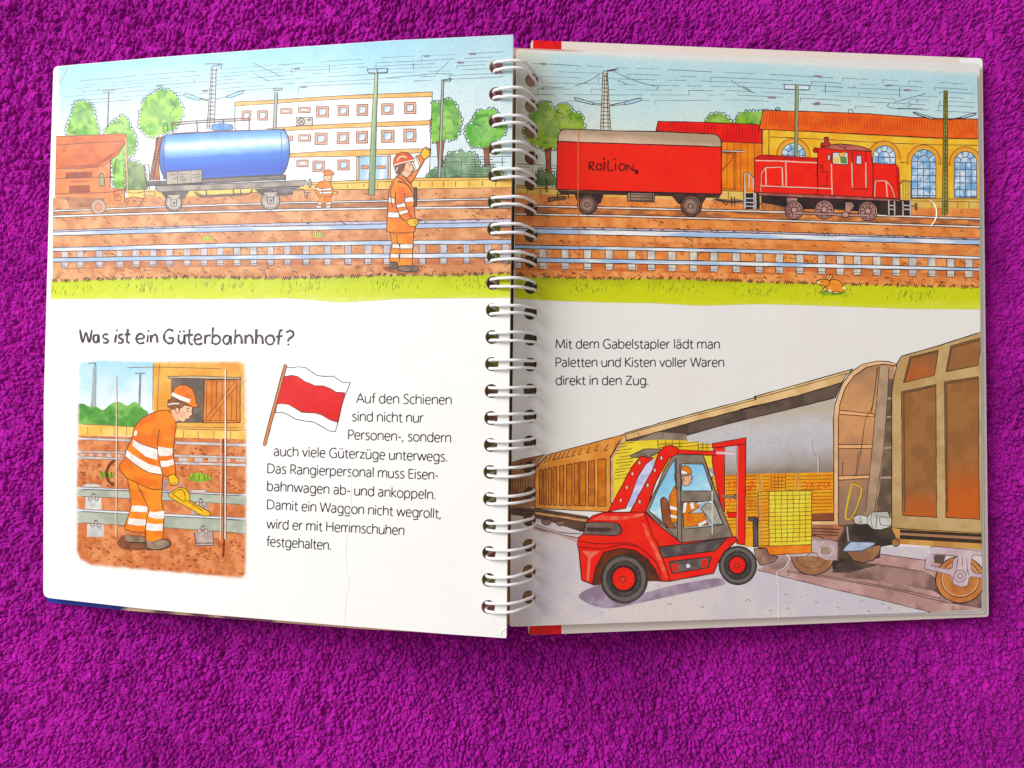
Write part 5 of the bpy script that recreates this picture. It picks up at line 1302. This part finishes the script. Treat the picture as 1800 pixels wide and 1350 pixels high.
Ss(B6, cr[:44], 1.1, (140, 92, 36)); Ss(B5, cr[44:], 1.1, (140, 92, 36))
Ss(B6, ['140 1085 150 1350', '405 1080 400 1200'], 2.6, (170, 150, 120)); Ss(B6, ['220 1085 220 1195', '245 1085 245 1195', '270 1085 270 1195', '295 1085 295 1195', '320 1085 320 1195', '220 1110 320 1108', '220 1135 320 1133', '220 1160 320 1158', '220 1180 320 1178'], 1.1, (140, 84, 30), smooth=False)
Ss(B6, ['440 1150 460 1140 470 1185 445 1190', '480 1150 520 1145', '490 1185 510 1150 515 1190', '540 1150 565 1145 545 1190 570 1185', '590 1148 600 1185 625 1140 622 1190', '60 1150 95 1140 70 1190', '100 1150 110 1185', '60 1280 90 1270 70 1320 100 1310', '110 1275 120 1310'], 1.7, (230, 96, 44)); Ss(B5, ['1580 920 1600 905 1590 950', '1620 910 1640 900 1630 945', '1580 1030 1610 1020 1590 1070', '1640 1020 1620 1060', '1720 960 1750 940 1730 1000', '1580 1110 1600 1090', '1730 890 1760 880'], 1.7, (230, 96, 44))
end('printed_crates', page_r)
# the wagon's end wall
F(PX, px_pts(B6, '690 640 740 480 800 400 870 350 960 325 1092 318 1085 330 1062 520 1060 1350') + px_pts(B8, '1060 330 1060 430 690 410 660 410 664 330') + px_pts(B6, '680 1060'), G((1480, 640), (1520, 900), [(0, (176, 136, 104)), (.35, (214, 162, 114)), (.6, (196, 146, 108)), (1, (158, 126, 106))], .5, 30, 13), 7)
F(PX, px_pts(B6, '1040 420 1075 420 1062 520 1060 1350') + px_pts(B8, '1060 330 960 330') + px_pts(B6, '960 1200 1000 900'), W((140, 116, 96), (108, 90, 76), 16, 4), 7)
Ss(B6, ['1020 560 1058 555', '1010 690 1058 685', '1000 905 1058 900', '985 1110 1058 1110'], 3.2, (184, 158, 140), smooth=False)
for p in ('690 640 800 650 940 665 938 686 800 675 692 668', '685 880 925 878 928 905 685 908', '680 1100 905 1092 908 1115 682 1128'): FO(B6, p, C((238, 182, 132)), 1.2, smooth=False)
F(PX, px_pts(B6, '975 328 1045 335 1030 600 1008 900 975 1200 940 1350') + px_pts(B8, '890 345 850 345') + px_pts(B6, '880 1350 905 1100 930 880 950 640'), W((188, 162, 136), (172, 144, 120), 20, 5), 7)
Ss(PX, [px_pts(B6, '978 330 950 640 905 1100 880 1350'), px_pts(B6, '1042 340 1028 600 1005 900 940 1350'), px_pts(B6, '960 340 930 600 880 700 850 900 815 1100'), px_pts(B6, '968 335 920 660'), px_pts(B6, '830 930 810 1100'), px_pts(B6, '720 1000 718 1100')], 1.2, (104, 80, 64))
FO(PX, px_pts(B6, '655 700 665 600 685 540 720 450 780 372 860 318 960 297 1040 300 1095 318 1085 332 1020 318 950 325 880 345 800 400 740 480 700 600 690 700 690 1350') + px_pts(B8, '688 330 690 412 500 408 500 380 658 378 658 0'), W((238, 198, 154), (224, 180, 136), 24, 162), 1.4, L=7, smooth=False)
S(PX, px_pts(B8, '785 118 855 160 800 330 765 368 738 352 760 220 785 118'), 2.6, (222, 196, 60), closed=True); S(PX, px_pts(B8, '780 112 860 158 804 335 765 375'), .9, (110, 90, 30))
end('printed_wagon_end_wall', page_r)
# dark gap, underframes, wheels
F(B8, '690 412 800 400 1062 425 1115 470 1115 540 985 560 980 640 760 670 690 700 650 720 640 640 690 480', W((92, 76, 60), (64, 54, 48), 20, 163), 7)
F(B8, '690 680 760 660 960 690 760 740 640 740', W((110, 88, 76), (80, 66, 60), 14, 164), 7)
F(B8, '500 410 690 405 735 420 700 490 680 520 500 505', W((184, 128, 98), (160, 106, 82), 18, 165), 6); Ss(B8, ['500 432 700 440', '500 450 695 462', '500 470 690 482', '690 412 735 425 680 520 500 505'], 2.2, (112, 72, 58))
F(B8, circ(510, 620, 150, 138, 24), W((188, 142, 106), (162, 116, 84), 16, 166), 6); S(B8, circ(510, 620, 150, 138, 24), 1.4, closed=True); S(B8, circ(505, 610, 110, 100, 24), 1.1, (110, 80, 64), closed=True)
F(B8, '120 590 300 600 350 640 330 700 250 735 170 700 130 690', W((150, 124, 116), (190, 166, 166), 14, 3), 6)
F(B8, '500 500 600 505 682 522 688 655 600 652 560 630 480 625 350 632 330 600 500 600', W((206, 188, 186), (188, 168, 168), 16, 167), 6); Ss(B8, ['510 512 680 525 686 652', '690 480 682 660', '560 560 575 565 570 600 600 612 630 600 632 570 580 562', '470 620 500 600 540 610 550 650 500 665 470 640', '350 632 480 628'], 1.2, (124, 100, 100)); F(B8, circ(600, 588, 26), C((176, 146, 124)))
FO(B8, '735 585 985 545 975 610 930 655 860 674 790 655', W((176, 132, 100), (150, 108, 82), 14, 3), 1.4, L=5); FO(B8, '722 578 775 524 945 530 940 548 860 588 728 592', W((190, 202, 220), (166, 180, 204), 10, 3), 1.4, (84, 90, 110), smooth=False); S(B8, '750 420 760 525', 3, (170, 176, 190))
FO(B8, '790 352 830 335 895 350 920 318 1035 312 1050 355 1062 358 1062 408 1040 425 985 442 925 436 895 402 835 408 800 395', W((212, 210, 202), (190, 186, 180), 14, 3), 1.3, L=5); Ss(B8, ['895 350 890 400', '830 340 850 375 832 405', '925 322 915 370 930 435', '980 350 1045 355', '978 350 985 405 1050 412', '960 330 950 430'], 1.1, (110, 100, 96))
end('printed_buffers_and_bogie', page_r)
# right wagon
RB = W((176, 122, 76), (158, 104, 60), 26, 168, .35, .62, (196, 116, 56), 30)
FO(PX, px_pts(B6, '1062 520 1080 400 1098 315 1130 262 1400 186 1692 92') + px_pts(B8, '1692 465 1062 430') + px_pts(B6, '1062 1350'), W((204, 176, 130), (190, 158, 110), 30, 169), 1.5, L=8, smooth=False)
def glow(c0, c1, y0, y1):
    f = W(c0, tuple(int(v * .92) for v in c0), 24, 170)
    def g(x, y):
        b = f(x, y); return mixc(b, np.broadcast_to(alb(c1), b.shape), sm(y0, y1, y + 40 * (fbm(x / 25, y / 25, 8) - .5)) * .85)
    return g
BP = (168, 118, 74)
P1 = px_pts(B6, '1190 268 1388 220 1360 395 1143 447'); P2 = px_pts(B6, '1474 190 1692 132 1665 326 1440 372')
P3 = px_pts(B6, '1130 512 1370 460 1374 1350') + px_pts(B8, '1378 356 1140 340') + px_pts(B6, '1135 1350'); P4 = px_pts(B6, '1428 442 1666 404 1672 1350') + px_pts(B8, '1674 368 1440 356') + px_pts(B6, '1440 1350')
for p, g in ((P1, glow(BP, (190, 104, 52), 610, 680)), (P2, glow(BP, (172, 114, 68), 600, 760)), (P3, glow(BP, (200, 106, 44), 850, 905)), (P4, glow((168, 118, 72), (208, 106, 40), 780, 890))):
    F(PX, p, g, 7); S(PX, p, 1.3, (84, 56, 40), closed=True, smooth=False)
Ss(PX, [px_pts(B6, '1200 278 1385 230'), px_pts(B6, '1195 275 1155 440'), px_pts(B6, '1484 202 1690 146'), px_pts(B6, '1480 200 1450 365'), px_pts(B6, '1145 520 1368 472'), px_pts(B6, '1146 515 1152 1350'), px_pts(B6, '1440 454 1664 416'), px_pts(B6, '1442 450 1450 1350')], 3, (120, 88, 58), smooth=False)
F(B8, '1062 428 1115 436 1690 465 1690 580 1110 540', W((214, 166, 98), (196, 146, 80), 20, 5), 6)
for p in ('1118 440 1690 470 1690 492 1120 462', '1118 478 1690 512 1690 538 1118 506'): F(B8, p, W((72, 56, 44), (58, 46, 40), 14, 3), 6)
F(B8, '1120 462 1690 492 1690 512 1118 478', C((176, 132, 100))); FO(B8, circ(1090, 530, 28), W((190, 140, 90), (150, 110, 70), 8, 3), 1.1)
end('printed_brown_wagon', page_r)
F(B8, '1350 620 1440 615 1420 680 1360 672', C((104, 88, 78)))
WR = circ(1540, 790, 172, 162, 30)
F(B8, WR, W((204, 140, 84), (186, 118, 64), 20, 171), 6); S(B8, WR, 1.5, closed=True); S(B8, circ(1540, 785, 135, 128, 30), 1.3, (116, 70, 44), closed=True); S(B8, circ(1540, 785, 126, 118, 30), 1, (240, 190, 150), closed=True)
F(B8, '1335 570 1370 558 1690 590 1690 622 1625 622 1615 700 1640 742 1690 748 1690 780 1610 770 1590 830 1540 840 1490 815 1470 760 1290 715 1300 640 1330 610 1360 616 1335 690 1470 715 1490 650 1520 625 1340 612', W((214, 194, 200), (198, 176, 184), 18, 172), 6)
Ss(B8, ['1335 570 1370 558 1690 590', '1340 612 1520 626 1490 650 1470 715 1335 690', '1290 715 1470 760 1490 815 1540 840 1590 830 1610 770 1690 782', '1300 640 1290 715', '1690 622 1625 622 1615 700 1640 742 1690 748', '1525 640 1510 720 1500 760', '1585 640 1590 720 1600 760', '1555 630 1553 700'], 1.2, (124, 100, 106)); FO(B8, circ(1538, 765, 42), C((206, 184, 190)), 1.2, (124, 100, 106)); S(B8, circ(1540, 765, 18), 1.2, (124, 100, 106), closed=True)
end('printed_wagon_wheel', page_r)
# pallet of boxes on the fork
FO(B8, '130 176 205 174 205 562 130 572', OC, 1.2, (120, 80, 36), L=6, smooth=False); FO(B8, '128 566 205 556 502 542 502 602 206 618 190 572', W((244, 150, 60), (234, 130, 44), 12, 3), 1.2, (130, 70, 30), L=6, smooth=False)
FO(B8, '205 174 502 168 502 544 205 556', W((246, 222, 92), (236, 208, 76), 20, 173), 1.3, (110, 92, 40), L=6, smooth=False)
with held():
    for k in range(1, 13): S(B8, [205, 174 + k * 29.4, 350, 172 + k * 29.2 + random.uniform(-2, 2), 502, 168 + k * 29], 1.0, (128, 108, 52))
    for k in range(1, 7):
        S(B8, [v for j in range(13) for v in (205 + k * 42.5 + random.uniform(-3.5, 3.5), 176 + j * 29.5)], 0.95, (128, 108, 52), smooth=False)
    for k in range(1, 16): S(B8, [135, 178 + k * 25, 200, 174 + k * 25], 1.1, (130, 88, 36))
Ss(B8, ['150 176 150 545'], 2.2, (180, 160, 120))
FO(B8, '62 352 128 356 128 560 96 562 94 384 62 380', W((104, 98, 104), (76, 70, 80), 10, 3), 1.2, L=5, smooth=False); FO(B8, '100 575 185 570 205 615 270 628 250 660 150 690 110 640', W((176, 138, 120), (140, 106, 96), 10, 3), 1.2, L=5)
end('printed_pallet_of_boxes', page_r)
# --- forklift
F(B7, '545 900 620 850 720 830 900 900 1010 880 1200 830 1500 780 1560 800 1540 830 1300 880 1000 945 800 985 680 980 580 940', W((176, 158, 176), (150, 130, 148), 26, 174), 6, True)
RF = W((244, 60, 38), (236, 48, 32), 26, 175); INKF = (96, 24, 26)
CF = W((150, 136, 122), (128, 114, 102), 14, 176)
FO(B5, '905 718 1000 672 1116 670 1112 692 1030 732 912 730', CF, 1.3, L=5)
FO(B5, '1498 655 1562 650 1562 1110 1545 1110 1476 760 1476 700', RF, 1.2, INKF, L=6, smooth=False)
FO(B5, '1475 635 1712 592 1712 640 1478 665', RF, 1.3, INKF, L=6, smooth=False); FO(B5, '1580 1112 1660 1115 1660 1150 1590 1150', RF, 1.2, INKF, L=6, smooth=False)
FO(PX, px_pts(B5, '1652 640 1710 640 1705 1320') + px_pts(B7, '1700 548 1648 540'), RF, 1.4, INKF, L=6, smooth=False)
S(B5, '1545 1000 1640 1008', 4.4, (140, 124, 110)); FO(B5, circ(1640, 1005, 16), CF, 1.1); Ss(B5, ['1655 650 1650 1300', '1500 688 1640 698'], 1.4, (250, 150, 130)); S(B5, '1500 700 1640 706', 3, (220, 210, 225))
F(B5, '870 1080 960 860 1000 790 1070 730 1075 790 930 1070', W((216, 214, 236), (186, 190, 226), 10, 3), 5)
FO(B5, '750 1110 860 900 920 790 980 722 1066 735 1010 780 960 860 900 1020 870 1085', RF, 1.3, INKF, L=6)
FO(B5, '1225 676 1500 690 1500 716 1210 712', RF, 1.2, INKF, L=6, smooth=False)
FO(B5, '1010 1105 1030 1060 1100 920 1140 820 1210 708 1412 712 1470 880 1620 1285 1250 1365', CF, 1.4, L=6, smooth=False)
CG = G((1150, 860), (1185, 950), [(0, (150, 204, 232)), (.3, (176, 220, 238)), (.4, (230, 242, 246)), (.5, (160, 210, 234)), (.8, (196, 228, 240)), (1, (226, 240, 244))], .4, 14, 3)
F(B5, '1035 1100 1100 950 1180 800 1215 745 1228 1180 1130 1175', CG, 4)
F(B5, '1262 775 1412 778 1476 965 1262 965', CG, 4); F(B5, '1268 1040 1490 1038 1556 1200 1440 1215 1275 1230', W((196, 212, 216), (166, 178, 180), 10, 3), 4)
Ss(B5, ['1035 1100 1100 950 1180 800 1215 745 1228 1180', '1262 775 1412 778 1476 965 1262 965 1262 775', '1268 1040 1490 1038 1556 1200 1440 1215 1275 1230 1268 1040', '1010 1105 1235 1345', '1035 1100 1235 1300', '1225 735 1235 1340', '1250 775 1265 1360', '1475 860 1475 1270'], 1.2, smooth=False)
end('printed_forklift_cab', page_r)
FO(B5, '1115 1022 1140 1005 1170 1035 1180 1120 1195 1190 1220 1225 1165 1222 1130 1170', W((170, 108, 66), (146, 88, 54), 10, 3), 1.3, L=5)
FO(B5, '1175 1000 1215 930 1230 960 1232 1180 1190 1190', HV, 1.1, INKP, L=5); F(B5, '1180 1068 1232 1080 1232 1100 1182 1092', C(PW)); F(B5, '1184 1130 1232 1140 1232 1158 1188 1150', C(PW))
FO(B5, '1268 1045 1300 1040 1330 1060 1370 1042 1385 1078 1350 1100 1310 1120 1420 1118 1448 1200 1280 1218', HV, 1.1, INKP, L=5)
for p in ('1278 1050 1300 1045 1290 1110 1270 1120', '1320 1055 1345 1045 1352 1085 1332 1092', '1378 1195 1430 1168 1440 1182 1385 1215'): F(B5, p, C(PW))
FO(B5, '1262 865 1330 848 1336 880 1328 910 1302 932 1270 922', SKIN, 1.1, INKP); F(B5, '1210 840 1232 850 1228 920 1212 890', C((110, 80, 60))); Ss(B5, ['1306 858 1310 868', '1328 850 1340 880 1326 884', '1312 905 1326 902', '1280 870 1276 890 1286 892'], 1.3, INKP); FO(B5, '1256 855 1262 800 1290 785 1320 800 1336 840 1300 850', HV, 1.1, INKP); F(B5, '1262 820 1300 835 1298 848 1260 842', C(PW))
FO(B5, '1400 1090 1440 1040 1490 1045 1552 1195 1480 1200', W((190, 186, 176), (164, 158, 150), 8, 3), 1.1); S(B5, '1370 1055 1450 1040', 2.4, (200, 214, 220)); FO(B5, circ(1465, 1042, 20, 12), C((196, 222, 226)), 1)
F(B5, '1225 735 1250 740 1266 1362 1236 1338', CF, 6); S(B5, '1476 965 1476 1270', 1.6, (220, 216, 208))
Ss(B5, ['1225 735 1236 1338', '1250 775 1266 1362'], 1.1, smooth=False)
end('printed_driver', page_r, 'drawn driver in orange sitting in the forklift cab')
FO(B5, '905 1112 960 1000 1060 820 1105 695 1140 655 1190 646 1240 670 1235 705 1180 735 1140 795 1080 905 1030 1060 1010 1115', RF, 1.4, INKF, L=6)
for (x, y) in ((1122, 735), (1075, 820), (1025, 925), (970, 1040), (968, 768), (920, 845), (880, 940), (838, 1030)): FO(B5, circ(x, y, 10, 15), C((250, 196, 176)), 1, INKF)
BODY = '578 470 600 385 640 345 720 320 1005 318 1130 430 1258 532 1580 496 1640 490 1645 520 1560 595 1512 680 1485 745 1180 800 1112 800 1080 720 1020 640 930 582 830 570 720 600 665 700 640 820 565 792 548 600 535 540 545 492'
F(B7, '640 830 660 700 720 600 830 560 960 580 1080 690 1120 800 1040 800', W((120, 62, 36), (84, 50, 40), 14, 3), 6)
FO(B7, BODY, RF, 1.6, INKF, L=6, smooth=False)
HL = W((252, 130, 110), (246, 90, 70), 10, 3)
F(B7, '700 340 860 350 1000 325 990 345 860 372 640 372', HL, 5); F(B7, '985 395 1010 400 1040 480 1110 620 1150 720 1170 780 1150 780 1100 660 1020 490', HL, 5); F(B7, '565 590 690 592 630 640 615 800 600 800 610 640', HL, 5); S(B7, '545 560 700 575 850 545 960 560', 1.3, INKF); Ss(B7, ['545 520 700 540 900 535 1000 590 1090 680 1120 800', '1005 320 1060 480 1100 550 1185 800', '640 345 600 385'], 1.3, INKF)
FO(B7, '590 392 640 386 790 390 830 405 848 440 838 472 790 482 578 475', W((132, 112, 104), (108, 92, 88), 10, 3), 1.4, L=5); F(B7, '600 425 760 425 775 440 740 455 600 452', C((76, 62, 60))); S(B7, '820 405 838 440 826 475', 2.4, (92, 76, 72))
FO(B7, '1100 562 1330 535 1582 496 1500 588 1130 637', W((92, 82, 82), (120, 110, 108), 14, 3), 1.4, L=5, smooth=False)
FO(B7, '1178 662 1470 630 1450 706 1196 746', W((126, 112, 106), (100, 88, 86), 10, 3), 1.3, L=5, smooth=False); F(B7, '1196 680 1236 672 1240 726 1200 735', C((224, 56, 40))); F(B7, '1400 650 1440 642 1440 700 1404 708', C((224, 56, 40))); FO(B7, circ(1308, 694, 18), C((220, 220, 230)), 1.1)
TY = W((96, 88, 84), (74, 68, 68), 12, 3)
for (cx, cy, r, ry, rr) in ((862, 785, 162, 168, 80), (1655, 690, 130, 134, 58)):
    FO(B7, circ(cx, cy, r, ry, 28), TY, 1.6, (44, 40, 46), L=5); S(B7, circ(cx, cy, r * .84, ry * .84, 28), 5, (118, 110, 104), closed=True); S(B7, circ(cx, cy, r * .7, ry * .7, 24), 1, (52, 46, 48), closed=True)
    F(B7, circ(cx - 2, cy - 2, rr * 1.22, None, 20), W((70, 46, 42), (50, 40, 42), 8, 3), 5); FO(B7, circ(cx - 4, cy - 2, rr, rr * 1.02, 20), RF, 1.3, INKF, L=5)
    FO(B7, circ(cx - 10, cy + 2, rr * .25), C((226, 80, 50)), 1.3, INKF); Ss(B7, [[cx - 4 + rr * .78 * math.cos(a), cy - 2 + rr * .78 * math.sin(a), cx - 4 + rr * .84 * math.cos(a), cy - 2 + rr * .84 * math.sin(a)] for a in np.arange(0, 6.2, .52)], 1.8, INKF)
end('printed_forklift', page_r)
PR.layer = 0
with held():
    text('Mit dem Gabelstapler lädt man', (977.5, 612.3), (1264.5, 612.6), 15.8, (76, 68, 68))
    text('Paletten und Kisten voller Waren', (977.5, 644.6), (1272, 644.6), 15.8, (76, 68, 68))
    text('direkt in den Zug.', (977.5, 676.5), (1138.6, 676.5), 15.8, (76, 68, 68))
end('printed_text', page_r)
# --- wear: pressed flap edges
ridge('paper_crease', page_r, PR, B1, '541 705 542 900 541 1150 542 1400 541 1600', 0.6, 0.00042, alb((232, 150, 96)))
ridge('paper_crease', page_r, PR, B2, '1318 1195 1355 1220 1374 1270 1368 1330 1335 1382', 1.0, 0.0005, alb((250, 236, 220)))
ridge('paper_crease', page_r, PR, B8, '348 630 338 680 300 715 264 738 268 800 276 900 272 1060', 0.5, 0.00028, alb((226, 218, 216)))
ridge('paper_crease', page_r, PR, B6, '496 840 505 935 545 950 548 1080', 0.7, 0.00045, alb((196, 188, 190)))
